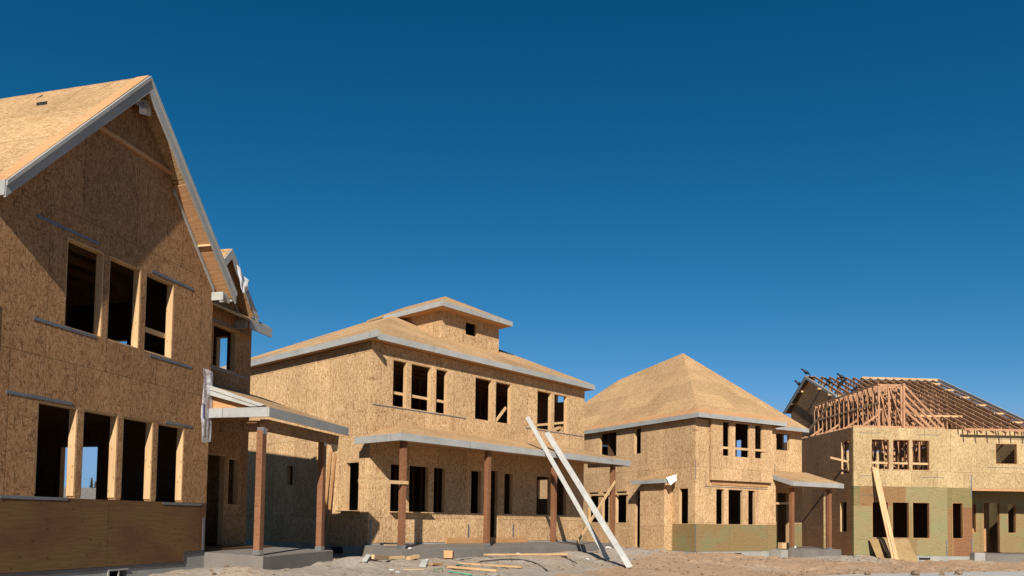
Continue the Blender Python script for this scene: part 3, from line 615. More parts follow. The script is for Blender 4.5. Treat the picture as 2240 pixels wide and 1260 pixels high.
# porch
mb = MB(); mb.prism([(-.22, -1.76, -.85), (10.32, -1.76, -.86), (10.32, -.002, -.80), (-.22, -.002, -.80)], (0, 0, -.5)); h.part('porch_slab', mb, 'slab', bevel=.015)
for i, u in enumerate((-.20, 3.14, 6.38, 9.86)):
    mb = MB(); mb.box((u, -1.71, -.83), (u + .15, -1.56, 2.07)); p_ = h.part('porch_post', mb, 'post', bevel=.006)
    mb = MB(); mb.box((u - .006, -1.717, -.845), (u + .156, -1.55, -.74)); h.part('post_bracket', mb, 'bracket', p_)
PE, PV, PL_, PR_ = 2.27, -1.85, -.40, 10.75; PW = 2.80
h.slope('porch_roof', [[(PL_, PV, PE), (PR_, PV, PE), (9.2, -.01, PW), (1.15, -.01, PW)], [(PL_, PV, PE), (1.15, -.01, PW), (PL_, .1, PE)], [(PR_, PV, PE), (PR_, .1, PE), (9.2, -.01, PW)]], .05, 'roof')
mb = MB(); mb.box((PL_ - .03, PV - .035, PE - .20), (PR_ + .02, PV + .005, PE - .003)); mb.box((PL_ - .035, PV + .005, PE - .20), (PL_ + .0, .15, PE - .003)); mb.box((PR_ - .01, PV + .006, PE - .2), (PR_ + .02, .1, PE - .003)); h.part('porch_fascia', mb, 'fascia')
mb = MB(); mb.box((-.2, -1.72, 2.075), (10.1, -1.55, 2.205)); h.part('porch_beam', mb, 'osb')
mb = MB(); mb.box((PL_ + .02, PV + .03, 2.207), (PR_ - .02, -.003, 2.217)); h.part('soffit', mb, 'strip')
h.bars('post_brace', [((-1.62, -1.67, .93), (-.02, -1.735, .95), .04, .09)], 'lumber')
h.bars('post_brace', [((7.65, -1.74, -.78), (9.95, -1.74, 1.46), .03, .10)], 'lumber'); 
h.bars('sill_board', [((-.10, .38, .165), (-.10, 1.30, .165), .2, .025)], 'lumber'); h.bars('sill_board', [((.75, -.10, .165), (2.35, -.10, .165), .2, .025)], 'lumber')
for a0, z0, a1, z1 in ((.06, 3.265, 3.85, 3.265), (6.85, 3.26, 10.3, 3.26), (.08, -.74, .08, -.06), (4.07, -.72, 4.07, -.19), (6.27, -.72, 6.27, -.17)): h.strap(FR(0), a0, z0, a1, z1, .03 if a0 != a1 else .06)
mb = MB(); mb.box((3.0, -.12, -.80), (6.9, -.04, -.62)); h.part('threshold_board', mb, 'stud')
HW[2] = h

# =================================================================== HOUSE 3: steep hip roof with bay
h = House('hip_roof_house', 'house with tall steep pyramid hip roof and green plywood skirt, third from left', 7.97665, 33.0, 1.04597, -1.36, .95)
bay_w = [(1.49, 1.89, 2.97, 4.48), (2.26, 3.13, 2.97, 4.48), (3.52, 3.97, 2.97, 4.48)]
low_w = [(1.26, 1.73, -.07, 1.48), (2.01, 2.91, -.07, 1.48), (3.26, 3.70, -.07, 1.48)]
h.wall('wall', FR(0), 0, 5.07, -.075, 4.55, low_w + [(1.2, 4.25, 2.8, 4.52)], ['osb'], frames=False)
for w_ in low_w: h.frame(FR(0), w_, .15, -1, 'lumber', h.root)
h.wall('plywood_skirt', FR(0), 0, 5.07, -1.28, -.08, [], ['plygreen'], label='greenish plywood skirt')
h.wall('bay', FR(-.16), .80, 4.64, 1.87, 4.55, bay_w, ['osb'], th=.09)
mb = MB(); mb.box((.95, -.03, 1.66), (4.5, -.004, 1.86)); h.part('bay_ledger', mb, 'stud')
sw = [(5.58, 6.96, 3.25, 4.47), (3.69, 4.16, 3.25, 4.47), (7.03, 7.86, -.08, 1.46), (6.17, 6.68, -.08, 1.46), (4.75, 5.55, -.08, 1.46), (.45, 1.0, -.07, 1.48), (3.5, 4.03, -1.2, 1.46)]
h.wall('wall', SL(0), .155, 13.0, -1.28, 4.55, sw, ['osb', 'plygreen'], matf=(lambda a, z: 1 if (a < 1.45 and z < -.08) else 0, [(1.45, 'a'), (-.08, 'z')]))
mb = MB(); mb.box((.012, .012, -1.8), (5.06, .2, -1.283)); mb.box((.012, .2, -1.8), (.2, 9.4, -1.283)); h.part('foundation', mb, 'conc')
mb = MB(); mb.box((2.35, -.03, -1.42), (2.8, .02, -1.36)); h.part('foundation_vent', mb, 'black')
h.wall('wall', SR(5.07), .155, 1.0, -1.2, 4.55, [], ['osb'])
h.wall('wall', FR(1.0), 5.075, 8.12, -1.15, 4.6, [(6.28, 7.21, 3.60, 4.42), (6.35, 7.12, -1.15, 1.5)], ['osb', 'plygreen'], matf=(lambda a, z: 1 if z < .0 else 0, [(0.0, 'z')]))
h.wall('wall', SR(8.12), 1.155, 13.0, -1.2, 4.6, [(4.86, 5.3, 3.2, 4.56), (1.72, 2.1, 3.75, 4.53)], ['osb'])
h.wall('wall', BK(13.15), 0, 8.12, -1.2, 4.6, [], ['osb'])
mb = MB(); mb.box((.16, .16, -1.2), (8.0, 12.9, -1.14)); h.part('floor', mb, 'inner')
mb = MB(); mb.box((.16, .16, 2.2), (8.0, 12.9, 2.26)); h.part('floor', mb, 'inner')
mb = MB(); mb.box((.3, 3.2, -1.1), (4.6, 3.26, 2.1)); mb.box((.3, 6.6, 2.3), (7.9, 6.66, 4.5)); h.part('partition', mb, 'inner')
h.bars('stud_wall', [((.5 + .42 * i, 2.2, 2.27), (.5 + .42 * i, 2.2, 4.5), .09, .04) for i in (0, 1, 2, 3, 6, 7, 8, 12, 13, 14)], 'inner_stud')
h.bars('guard_rail', [((1.48, -.05, 3.34), (4.15, -.18, 3.34), .05, .10)], 'lumber')
# roof
E3 = 4.73; PKp = (3.4, 4.5, 8.65); Qp = (2.56, 5.63, 7.74); Rp = (2.65, 8.9, 7.83)
FLp, FMp, FM2, FRp = (-.2, -.40, E3), (5.3, -.40, E3), (5.3, .6, E3), (8.1, .6, E3)
h.slope('roof', [[FLp, FMp, PKp], [FMp, FM2, PKp], [FM2, FRp, PKp], [FRp, (8.1, 13.4, E3), PKp], [(-.2, 13.4, E3), FLp, PKp, Qp, Rp], [PKp, (8.1, 13.4, E3), Rp, Qp], [(-.2, 13.4, E3), Rp, (8.1, 13.4, E3)]], .06, 'roof')
k3 = (8.65 - E3) / 3.6; kf = (8.65 - E3) / 4.9
h.slope('roof_edge_strip', [[(-.2, -.40, E3 + .006), (5.3, -.40, E3 + .006), (5.3 - .1, -.1, E3 + .30 * kf + .006), (.02, -.1, E3 + .30 * kf + .006)], [(-.2, -.38, E3 + .006), (.03, -.08, E3 + .23 * k3 + .01), (.03, 11.2, E3 + .23 * k3 + .01), (-.2, 11.5, E3 + .006)]], .008, 'strip')
mb = MB(); mb.box((-.22, -.44, E3 - .20), (5.32, -.405, E3 - .002)); mb.box((-.235, -.405, E3 - .20), (-.205, 13.4, E3 - .002)); mb.box((5.30, -.404, E3 - .2), (5.33, .6, E3 - .002)); mb.box((5.1, .56, E3 - .20), (8.12, .595, E3 - .002)); mb.box((8.10, .6, E3 - .2), (8.13, 13.4, E3 - .002)); h.part('eave_fascia', mb, 'fascia')
mb = MB(); mb.box((-.18, -.38, E3 - .15), (5.28, -.165, E3 - .14)); mb.box((-.18, -.16, E3 - .15), (-.003, 13.0, E3 - .14)); mb.box((5.3, .62, E3 - .15), (8.1, .997, E3 - .14)); h.part('soffit', mb, 'strip')
# chase box on the left side
mb = MB(); mb.box((-.48, 1.45, -1.35), (-.004, 3.12, 1.72)); ch = h.part('side_chase', mb, 'osb', label='boxed strand board bump-out with its own little roof')
h.slope('chase_roof', [[(-.72, 1.15, 1.90), (-.72, 3.42, 1.90), (-.005, 3.2, 2.16), (-.005, 1.35, 2.16)]], .05, 'roof', parent=ch)
mb = MB(); mb.box((-.75, 1.12, 1.72), (-.72, 3.45, 1.89)); mb.box((-.72, 1.10, 1.72), (-.48, 1.13, 1.90)); h.part('chase_fascia', mb, 'fascia', ch)
fl = sheet('paper_flap', h, [(-.76, 1.05, 1.95), (-.2, .95, 2.12), (-.25, .92, 1.85), (-.55, 1.0, 1.60)], .004, 'paper', .05, (0, -1, 0), ch, seed=11)
# porch
mb = MB(); mb.prism([(5.06, -.92, -1.2), (8.55, -.92, -1.2), (8.55, .99, -1.13), (5.06, .99, -1.13)], (0, 0, -.5)); h.part('porch_slab', mb, 'slab', bevel=.015)
mb = MB(); mb.box((4.62, -.7, -1.8), (5.06, -.02, -1.22)); h.part('porch_step', mb, 'conc')
for u in (5.2, 7.82):
    mb = MB(); mb.box((u, -.82, -1.18), (u + .17, -.66, 1.66)); p_ = h.part('porch_post', mb, 'post', bevel=.006)
    mb = MB(); mb.box((u - .006, -.826, -1.2), (u + .176, -.65, -1.1)); h.part('post_bracket', mb, 'bracket', p_)
h.bars('post_casing', [((7.72, -.62, -1.16), (7.72, -.62, 1.66), .07, .06), ((8.10, -.60, -1.16), (8.10, -.60, 1.66), .09, .06)], 'osb4')
zq = lambda v: 1.94 + (v + 1.12) * .30
h.slope('porch_roof', [[(4.9, -1.12, zq(-1.12)), (8.42, -1.12, zq(-1.12)), (8.42, .99, zq(.99)), (5.08, .99, zq(.99)), (5.08, .06, zq(.06)), (4.9, .06, zq(.06))]], .05, 'roof')
mb = MB(); mb.box((4.87, -1.16, zq(-1.12) - .22), (8.44, -1.125, zq(-1.12) - .003)); h.part('porch_fascia', mb, 'fascia')
mb = MB(); mb.prism([(4.86, -1.12, zq(-1.12) - .003), (4.86, .08, zq(.08)), (4.86, .08, zq(.08) - .22), (4.86, -1.12, zq(-1.12) - .22)], (.035, 0, 0)); h.part('rake_board', mb, 'fascia')
mb = MB(); mb.box((5.2, -.83, 1.665), (8.2, -.66, 1.80)); h.part('porch_beam', mb, 'osb')
h.bars('guard_rail', [((-.035, 4.55, 1.33), (-.035, 8.3, 1.33), .05, .09)], 'lumber')
h.bars('door_rail', [((5.1, .3, .94), (6.3, .2, .97), .05, .10)], 'lumber')
sheet('house_wrap', h, [(5.3, .9, .95), (5.75, .9, .9), (5.6, .85, -.4), (5.2, .85, -.5)], .004, 'wrap', .08, (0, -1, 0), seed=21)
for a0, z0, a1, z1 in ((.02, 1.86, .02, 2.75), (.62, 1.6, .62, 2.3), (.55, 1.58, 4.5, 1.58), (5.0, 2.2, 5.0, 2.75)): h.strap(FR(0), a0, z0, a1, z1, .03)
h.strap(FR(-.004), .02, -1.28, .02, -.1, .04)
HW[3] = h

# =================================================================== HOUSE 4: open roof trusses
h = House('truss_roof_house', 'pale house with open roof trusses, green patchwork plywood lower storey, at right edge', 15.09444, 33.5, 1.49699, -1.4, 1.08)
W4 = 8.6
up4 = [(.85, 1.63, 2.48, 3.79), (1.84, 2.56, 2.48, 3.79), (2.73, 3.5, 2.48, 3.79), (6.65, 7.63, 2.84, 3.72)]
lo4 = [(.87, 1.59, -.55, 1.01), (1.80, 2.54, -.55, 1.01), (2.73, 3.49, -.55, 1.01), (4.58, 5.05, -.54, 1.02)]
h.wall('wall', FR(0), 0, W4, 1.71, 4.33, up4, ['osb4'], frame_mat='stud', label='pale strand board upper front wall')
def pm(a, z):
    if a > 4.33: return 0 if z > .85 else (3 if a > 4.62 else 1)
    if z > .82: return 0 if a < .30 else (1 if a < 2.40 else 2)
    if a < .86: return 2
    if a > 3.45 and z < -.6 and a < 4.1: return 2
    return 4 if 1.3 < a < 2.9 else 2
h.wall('plywood_wall', FR(0), 0, 5.49, -1.33, 1.705, lo4, ['plyA', 'plyB', 'plyC', 'plyD', 'plygreen'], matf=(pm, [(.30, 'a'), (2.40, 'a'), (4.33, 'a'), (4.62, 'a'), (.86, 'a'), (.83, 'z'), (1.3, 'a'), (2.9, 'a')]), frame_mat='stud', label='green and brown patchwork plywood lower front wall')
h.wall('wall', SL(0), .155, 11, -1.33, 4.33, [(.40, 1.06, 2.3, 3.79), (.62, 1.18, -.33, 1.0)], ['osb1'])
h.wall('wall', SR(W4), .155, 11, 1.71, 4.33, [], ['osb4'])
h.wall('wall', SR(9.6), 1.66, 11, -1.33, 1.70, [], ['osb4'])
h.wall('wall', BK(11.1), 0, W4, -1.33, 4.33, [(1, 2.2, 2.4, 3.8)], ['osb4'])
h.wall('plywood_wall', FR(1.5), 5.3, 9.6, -1.2, 1.62, [(6.4, 6.74, -.27, 1.02), (7.13, 7.91, -1.2, 1.11), (8.33, 8.71, -.27, 1.05)], ['plyC', 'plygreen'], matf=(lambda a, z: 0 if z > .95 else 1, [(.95, 'z')]), frame_mat='stud')
h.wall('wall', SR(5.49), .155, 1.5, -1.3, 1.7, [], ['plyD'])
mb = MB(); mb.box((5.50, .16, 1.615), (W4 + 1, 1.5, 1.70)); h.part('soffit', mb, 'plyA')
mb = MB(); mb.box((5.5, .0, 1.60), (W4 + 1, .15, 1.705)); h.part('porch_beam', mb, 'strip')
mb = MB(); mb.box((.012, .012, -1.9), (5.48, .2, -1.333)); mb.box((.012, .2, -1.9), (.2, 10.9, -1.333)); h.part('foundation', mb, 'conc')
mb = MB(); mb.box((3.0, -.02, -1.5), (3.5, .012, -1.42)); h.part('foundation_vent', mb, 'black')
mb = MB(); mb.box((5.35, -.32, -1.8), (5.86, .0, -1.16)); h.part('porch_step', mb, 'conc')
mb = MB(); mb.box((5.87, -.35, -1.85), (W4 + 1.5, 1.49, -1.22)); h.part('porch_slab', mb, 'slab', bevel=.015)
mb = MB(); mb.box((.16, .16, -1.3), (W4 - .16, 10.9, -1.24)); h.part('floor', mb, 'ply')
mb = MB(); mb.box((.16, .16, 1.80), (W4 - .16, 10.9, 1.86)); h.part('floor', mb, 'ply')
mb = MB(); mb.box((.3, 3.4, -1.2), (W4 - .3, 3.46, 1.7)); h.part('partition', mb, 'inner')
dr = MB(); dr.box((7.1, 2.6, -1.2), (8.2, 2.64, 1.2)); d_ = h.part('inner_partition', dr, 'stud')
mb = MB(); mb.box((7.62, 2.58, -.05), (7.85, 2.599, .85)); h.part('inner_opening_black_panel', mb, 'black', d_)  # black panel stands for the dark of an opening; board behind is solid
sv = []
for i in range(18):
    if i % 7 != 5: sv.append(((.5 + .42 * i, 2.6, 1.87), (.5 + .42 * i, 2.6, 4.3), .09, .04))
sv += [((.3, 2.6, 4.3), (7.8, 2.6, 4.3), .09, .04), ((.9, 2.5, 2.0), (1.9, 2.5, 4.2), .04, .09)]
h.bars('stud_wall', sv, 'truss')
h.bars('stud_wall', [((3.9, .4 + .4 * i, 1.87), (3.9, .4 + .4 * i, 4.3), .04, .09) for i in range(8)] + [((3.9, .3, 4.3), (3.9, 3.4, 4.3), .09, .04)], 'truss')
h.bars('stud_wall', [((1.75, .9 + .4 * i, 1.87), (1.75, .9 + .4 * i, 4.3), .04, .09) for i in range(5)], 'truss')
h.bars('stud_wall', [((.4 + .4 * i, 5.2, 1.87), (.4 + .4 * i, 5.2, 4.3), .09, .04) for i in range(19)], 'truss')
h.bars('guard_rail', [((.80, .12, 2.77), (3.56, .12, 2.76), .04, .09)], 'lumber')
h.bars('outrigger', [((-.75, .62, 3.0), (.06, .47, 2.80), .045, .09)], 'lumber', label='board sticking out of the side window')
# flat-topped trusses over the left front (parallel to the street)
ZT = 4.33
rt = random.Random(12)
for i in range(15):
    v = .08 + .43 * i
    zt = 6.24 - .008 * i
    us = [1.22, 1.22 + rt.uniform(.35, .6), 2.28]
    bl = [((.02, v, ZT + .045), (4.3, v, ZT + .045), .04, .09), ((1.2, v, zt), (2.42, v, zt + .02), .04, .09, (0, 0, 1))]
    for u in us: bl.append(((u, v, ZT + .09), (u + rt.uniform(-.02, .02), v, zt + (.0 if u < 2.2 else .05)), .04, .09, (1, 0, 0)))
    bl += [((us[0], v + .04, zt - .1), (us[1], v + .04, ZT + .1), .04, .09), ((us[1], v - .04, zt - rt.uniform(.1, .7)), (2.28, v - .04, ZT + .1), .04, .09)]
    bl += [((2.42, v, zt), (4.25, v, ZT + .12), .04, .09)]
    k = i % 4
    if k == 0: bl += [((2.28, v, ZT + .9), (3.3, v, ZT + .1), .04, .09), ((1.22, v, ZT + .6), (.5, v, ZT + .1), .04, .09)]
    elif k == 1: bl += [((2.3, v, zt - .3), (3.9, v, ZT + .1), .04, .09), ((1.25, v, ZT + rt.uniform(.5, 1.1)), (us[1], v, ZT + rt.uniform(.5, 1.1)), .04, .09)]
    elif k == 2: bl += [((us[1], v + .03, ZT + .1), (2.28, v + .03, zt - .2), .04, .09), ((2.9, v, ZT + .1), (2.3, v, zt - .5), .04, .09)]
    else: bl += [((1.5, v + .02, ZT + .1), (1.3, v + .02, zt), .04, .09), ((3.2, v, ZT + .1), (3.2, v, ZT + 1.2), .04, .09), ((2.28, v, zt - .05), (3.6, v, ZT + .5), .04, .09)]
    h.bars('roof_truss', bl, 'truss')
h.bars('king_post', [((2.36, .02, ZT), (2.36, .02, 6.35), .05, .09, (1, 0, 0))], 'truss')
h.bars('truss_tie', [((1.2, -.02, 5.45), (1.2, 6.2, 5.4), .04, .09)], 'lumber'); h.bars('truss_tie', [((1.75, .0, 5.05), (1.75, 6.2, 5.0), .04, .09)], 'lumber')
h.bars('truss_tie', [((1.16, .0, 6.29), (1.16, 6.2, 6.19), .03, .09)], 'truss')
# common trusses with sloping top chords (planes run into the house)
RV, RZ, PS = 7.2, 7.95, .48
zt_ = lambda v: 4.36 + (v + .3) * PS
for i in range(16):
    u = 1.72 + .445 * i
    v0 = -.34 if u > 4.75 else (1.0 if u > 2.6 else 4.2)
    bl = [((u, v0, zt_(v0)), (u, RV, zt_(RV)), .045, .10)]
    if u > 2.6: bl.append(((u, 0.02, ZT + .05), (u, 10.9, ZT + .05), .045, .09))
    for v in (1.4, 2.7, 4.0, 5.3, 6.4, 7.2):
        if v > v0: bl.append(((u, v, ZT + .1 if u > 2.6 else ZT + .8), (u, v, zt_(v) - .05), .045, .09, (0, 1, 0)))
    if u > 2.6:
        bl += [((u, 1.4, zt_(1.4) - .1), (u, 2.7, ZT + .1), .045, .08), ((u, 2.7, zt_(2.7) - .1), (u, 4.0, ZT + .1), .045, .08), ((u, 5.3, ZT + .1), (u, 6.4, zt_(6.4) - .1), .045, .08)]
    bl.append(((u, RV, zt_(RV)), (u, 9.2 if u < 4.4 else 10.9, zt_(RV) - PS * 1.15 * (2.0 if u < 4.4 else 3.7)), .045, .10))
    h.bars('roof_truss', bl, 'truss')
h.bars('truss_tie', [((2.2, .9, 5.02), (5.9, 1.2, 5.10), .04, .09)], 'lumber')
h.bars('truss_tie', [((3.1, 2.2, 5.0), (6.1, 6.2, 7.35), .04, .10)], 'lumber')
h.bars('ridge_board', [((4.4, RV, RZ + .04), (8.75, RV, RZ + .04), .04, .12)], 'lumber')
# right rake: two rafters and the ladder between
h.bars('rake_board', [((8.62, -.45, zt_(-.45) + .02), (8.72, RV, RZ + .06), .05, .16)], 'white')
for v in (.6, 1.8, 3.0, 4.2, 5.4, 6.5): h.bars('lookout', [((8.44, v, zt_(v) + .01), (7.9, v, zt_(v) + .01), .05, .08)], 'lumber')
h.bars('sub_fascia', [((4.9, -.38, zt_(-.3) - .06), (8.7, -.38, zt_(-.3) - .06), .04, .10)], 'truss')
h.bars('rafter_tail', [((5.05 + .56 * i, -.55, zt_(-.55) - .10), (5.05 + .56 * i, .05, zt_(.05) - .02), .045, .09) for i in range(7)], 'truss')
# sheathed back slope and gable end
h.slope('roof', [[(4.45, RV + .05, RZ - .08), (8.7, RV + .05, RZ - .08), (8.7, 11.6, 5.5), (4.45, 11.6, 5.5)]], .03, 'roof')
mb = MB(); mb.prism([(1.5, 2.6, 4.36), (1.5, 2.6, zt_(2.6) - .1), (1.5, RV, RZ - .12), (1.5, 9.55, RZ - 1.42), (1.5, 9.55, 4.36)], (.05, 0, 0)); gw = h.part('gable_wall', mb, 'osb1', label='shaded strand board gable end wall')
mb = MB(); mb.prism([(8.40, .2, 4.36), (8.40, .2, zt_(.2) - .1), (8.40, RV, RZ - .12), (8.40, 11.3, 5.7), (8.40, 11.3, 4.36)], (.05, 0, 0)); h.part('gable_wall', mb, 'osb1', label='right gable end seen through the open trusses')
mb = MB(); mb.prism([(1.22, RV, RZ + .02), (1.22, 10.0, RZ - 1.62), (1.22, 10.0, RZ - 1.80), (1.22, RV, RZ - .17)], (.04, 0, 0)); h.part('rake_board', mb, 'fascia')
mb = MB(); mb.prism([(1.22, RV - .01, RZ + .02), (1.22, 3.9, zt_(3.9) + .02), (1.22, 3.9, zt_(3.9) - .10), (1.22, RV - .01, RZ - .12)], (.05, 0, 0)); h.part('rake_board', mb, 'white')
h.slope('roof_edge_strip', [[(1.2, RV, RZ + .05), (1.72, RV, RZ + .05), (1.72, 10.0, RZ - 1.58), (1.2, 10.0, RZ - 1.58)]], .03, 'osb1')
h.bars('lookout', [((1.24, v, z), (1.5, v, z), .09, .09) for v, z in ((8.1, 7.3), (9.0, 6.75), (6.0, 7.1), (4.9, 6.6))], 'lumber')
h.bars('roof_brace', [((-.04, 4.35, 4.55), (-.04, 2.05, 5.62), .05, .10)], 'lumber', label='long pale diagonal brace on top of the side wall')
h.bars('ladder_block', [((1.3, 3.9, zt_(3.9) - .02), (2.3, 3.9, zt_(3.9) - .02), .05, .10)], 'lumber')
for a0, z0, a1, z1 in ((.25, 4.08, 1.25, 4.08), (2.95, 4.05, 4.0, 4.05), (6.2, 3.95, 8.0, 3.95), (6.2, 2.66, 8.0, 2.66), (.3, 2.18, 1.3, 2.18), (3.1, 2.15, 4.2, 2.15), (.3, 1.32, 1.3, 1.32), (5.46, 1.3, 5.46, 2.3), (4.28, -1.3, 4.28, -.62), (5.46, -1.1, 5.46, -.55)):
    h.strap(FR(0), a0, z0, a1, z1, .014 if a0 != a1 else .045)
HW[4] = h

# =================================================================== LOOSE THINGS
def plank(name, a, b_, w, t, m_, label, cat='board', group=None, roll=None, warp=0):
    a = Vector(a); b_ = Vector(b_); mb = MB()
    d = (b_ - a); up = Vector(roll) if roll else None
    mid = (a + b_) / 2; o = None
    mb.bar(a - mid, b_ - mid, w, t, up)
    o = mb.build(name, m_, bevel=.004); o.location = mid
    return tag(o, label, cat, group)
H2, H1, H3, H4 = HW[2], HW[1], HW[3], HW[4]
def grd(p, dz=0): return Vector((p.x, p.y, gz(p.x, p.y) + dz))
# two long primed boards leaning on the long porch
nrm = (H2.world(0, -1, 0) - H2.world(0, 0, 0))
for base, touch, ln, w, lb in (((6.78, -3.64), (5.60, -1.92, 2.33), 5.35, .15, 'narrower left one of two long white boards leaning on the long porch roof'),
                          ((5.72, -5.15), (6.22, -1.95, 2.33), 5.75, .19, 'wider right one of two long white boards leaning on the long porch roof')):
    g0 = H2.world(*base, 0); g0 = grd(g0, .03); tp = H2.world(*touch); d = (tp - g0).normalized()
    plank('leaning_board', g0, g0 + d * ln, w, .03, 'white', lb, 'board', 'long white boards leaning on the porch', roll=(-.05, -1, .5))
# planks and sheets against the truss house
for i, (u0, u1, dv, m_, lb) in enumerate(((1.00, .93, 0, 'lumber', 'left plank of the three leaning below the truss house window'), (1.10, 1.03, -.05, 'lumber', 'middle plank of the three leaning below the truss house window'), (1.19, 1.12, -.02, 'lumber', 'right plank of the three leaning below the truss house window'))):
    g0 = grd(H4.world(u0 + .06, -1.2 + dv, 0), .02); tp = H4.world(u1 - .08, -.05, 2.57 - .04 * i); plank('leaning_plank', g0, tp, .10, .06, m_, lb, 'plank', 'planks leaning on the truss house', roll=(0, -1, .3))
def leaning_sheet(u0, u1, vb, zt, lb, m_, skew=0):
    b0 = grd(H4.world(u0 + .1, vb, 0), .0); b1 = grd(H4.world(u1 + .12, vb, 0), .0); t0 = H4.world(u0, -.12, zt); t1 = H4.world(u1 + skew, -.12, zt)
    c = (b0 + b1 + t0 + t1) / 4; mb = MB(); mb.prism([p - c for p in (b0, b1, t1, t0)], (.0, -.018, .006)); o = mb.build('plywood_sheet', m_); o.location = c
    tag(o, lb, 'plywood', 'plywood sheets leaning on the truss house')
leaning_sheet(.62, 1.05, -.55, -.62, 'narrow plywood sheet leaning left of the planks', 'sheet')
leaning_sheet(1.08, 2.40, -.72, -.60, 'wide plywood sheet leaning right of the planks', 'sheet')
# boards standing between the first two houses
for (v, w, zt, lb) in ((1.98, .12, 2.0, 'taller brown board standing in the gap against the porch house side'), (1.75, .10, 1.92, 'thinner brown board standing in the gap against the porch house side')):
    g0 = grd(H2.world(-.22, v + .03, 0), .0); plank('standing_board', g0, H2.world(-.03, v - .1, zt), .03, w, 'stud', lb, 'board', 'boards standing in the gap', roll=(H2.world(0, 1, 0) - H2.world(0, 0, 0)))
# ground litter, placed in the porch house frame (u along its front, v before it)
def litter(name, u, v, ang, ln, w, t, m_, lb, cat, grp, tilt=0):
    c = H2.world(u, v, 0); d = Vector((math.sin(H2.yaw + ang), math.cos(H2.yaw + ang), 0)) * ln / 2
    a = c - d; b_ = c + d
    a = Vector((a.x, a.y, gz(a.x, a.y) + t / 2 + .015)); b_ = Vector((b_.x, b_.y, gz(b_.x, b_.y) + t / 2 + .015 + tilt)); zc = gz(c.x, c.y) + t / 2 + .01
    lift = max(0, zc - (a.z + b_.z) / 2); a.z += lift; b_.z += lift
    return plank(name, a, b_, w, t, m_, lb, cat, grp)
G = 'scrap lumber lying on the dirt'
def lit2(name, p0, p1, w, t, m_, lb, cat, grp, tilt=0):
    a = H2.world(*p0, 0); b_ = H2.world(*p1, 0)
    a.z = gz(a.x, a.y) + t / 2 + .012; b_.z = gz(b_.x, b_.y) + t / 2 + .012 + tilt
    lift = 0
    for k in range(1, 10):
        q = a.lerp(b_, k / 10); lift = max(lift, gz(q.x, q.y) + t / 2 + .005 - q.z)
    a.z += lift; b_.z += lift
    return plank(name, a, b_, w, t, m_, lb, cat, grp)
lit2('lumber_scrap', (-2.3, -3.15), (-1.45, -2.65), .15, .10, 'lumber', 'thick pale offcut on the dirt, leftmost below the long porch slab', 'lumber', G)
lit2('lumber_scrap', (-1.4, -2.55), (-.72, -2.45), .10, .07, 'lumber', 'thin offcut end to end with the thick one by the slab corner', 'lumber', G)
lit2('lumber_scrap', (-.55, -2.42), (-.15, -2.35), .13, .09, 'lumber', 'short offcut right of the two by the slab corner', 'lumber', G)
lit2('lumber_scrap', (2.75, -2.0), (5.75, -2.75), .12, .05, 'lumber', 'longest thin board on the dirt before the long porch', 'lumber', G, .03)
lit2('lumber_scrap', (.70, -3.4), (1.0, -5.0), .10, .045, 'lumber', 'thin pale board second from the bottom of the picture', 'lumber', G)
lit2('lumber_scrap', (-.70, -4.1), (-.45, -5.5), .12, .05, 'lumber', 'pale board nearest the camera among the dirt scraps', 'lumber', G)
lit2('lumber_scrap', (-2.1, -4.1), (-1.75, -4.4), .14, .02, 'lumber', 'short flat chip of board left of the green strapping', 'lumber', G)
lit2('lumber_scrap', (.35, -3.3), (.75, -3.5), .16, .03, 'lumber', 'splintered pale chip behind the thin pale board', 'lumber', G)
lit2('wood_block', (.88, -2.42), (1.14, -2.2), .24, .21, 'strip', 'squarish reddish wood block by the long porch slab', 'wood block', None)
lit2('wood_scrap', (4.3, -2.3), (4.75, -2.45), .16, .06, 'strip', 'short reddish board behind the longest thin board', 'wood scrap', None)
lit2('wood_scrap', (-.83, -3.6), (-.40, -3.5), .14, .04, 'stud', 'curved brown bark-edged scrap beside the white trim scrap', 'wood scrap', None)
lit2('trim_scrap', (-1.22, -3.75), (-.92, -3.5), .16, .05, 'white', 'tilted white trim scrap in the middle of the dirt', 'trim scrap', None, .10)
lit2('trim_scrap', (-2.62, -3.3), (-2.38, -3.15), .12, .03, 'white', 'white trim scrap left of the thick pale offcut', 'trim scrap', None, .08)
lit2('trim_scrap', (1.5, -2.15), (2.3, -1.95), .05, .03, 'white', 'slim white trim strip beside the reddish wood block', 'trim scrap', None)
litter('porch_scrap', .25, -1.0, .0, .9, .06, .03, 'lumber', 'pale strip lying on the porch slab left of the first post', 'lumber', None).location.z = ZO - .77
def crumple(name, pos, r, m_, lb, cat, grp=None, seed=0, flat=.5):
    bm = bmesh.new(); bmesh.ops.create_icosphere(bm, subdivisions=2, radius=r)
    for v in bm.verts:
        k = 1 + .55 * noise.noise(v.co * (2.2 / r) + Vector((seed, seed * 2, 0))); v.co = Vector((v.co.x * k, v.co.y * k, v.co.z * k * flat))
    me_ = bpy.data.meshes.new(name); bm.to_mesh(me_); bm.free(); me_.materials.append(M[m_])
    o = bpy.data.objects.new(name, me_); COL.objects.link(o); o.location = pos; o.rotation_euler = (0, 0, seed)
    return tag(o, lb, cat, grp)
PG = 'white paper scraps on the site'
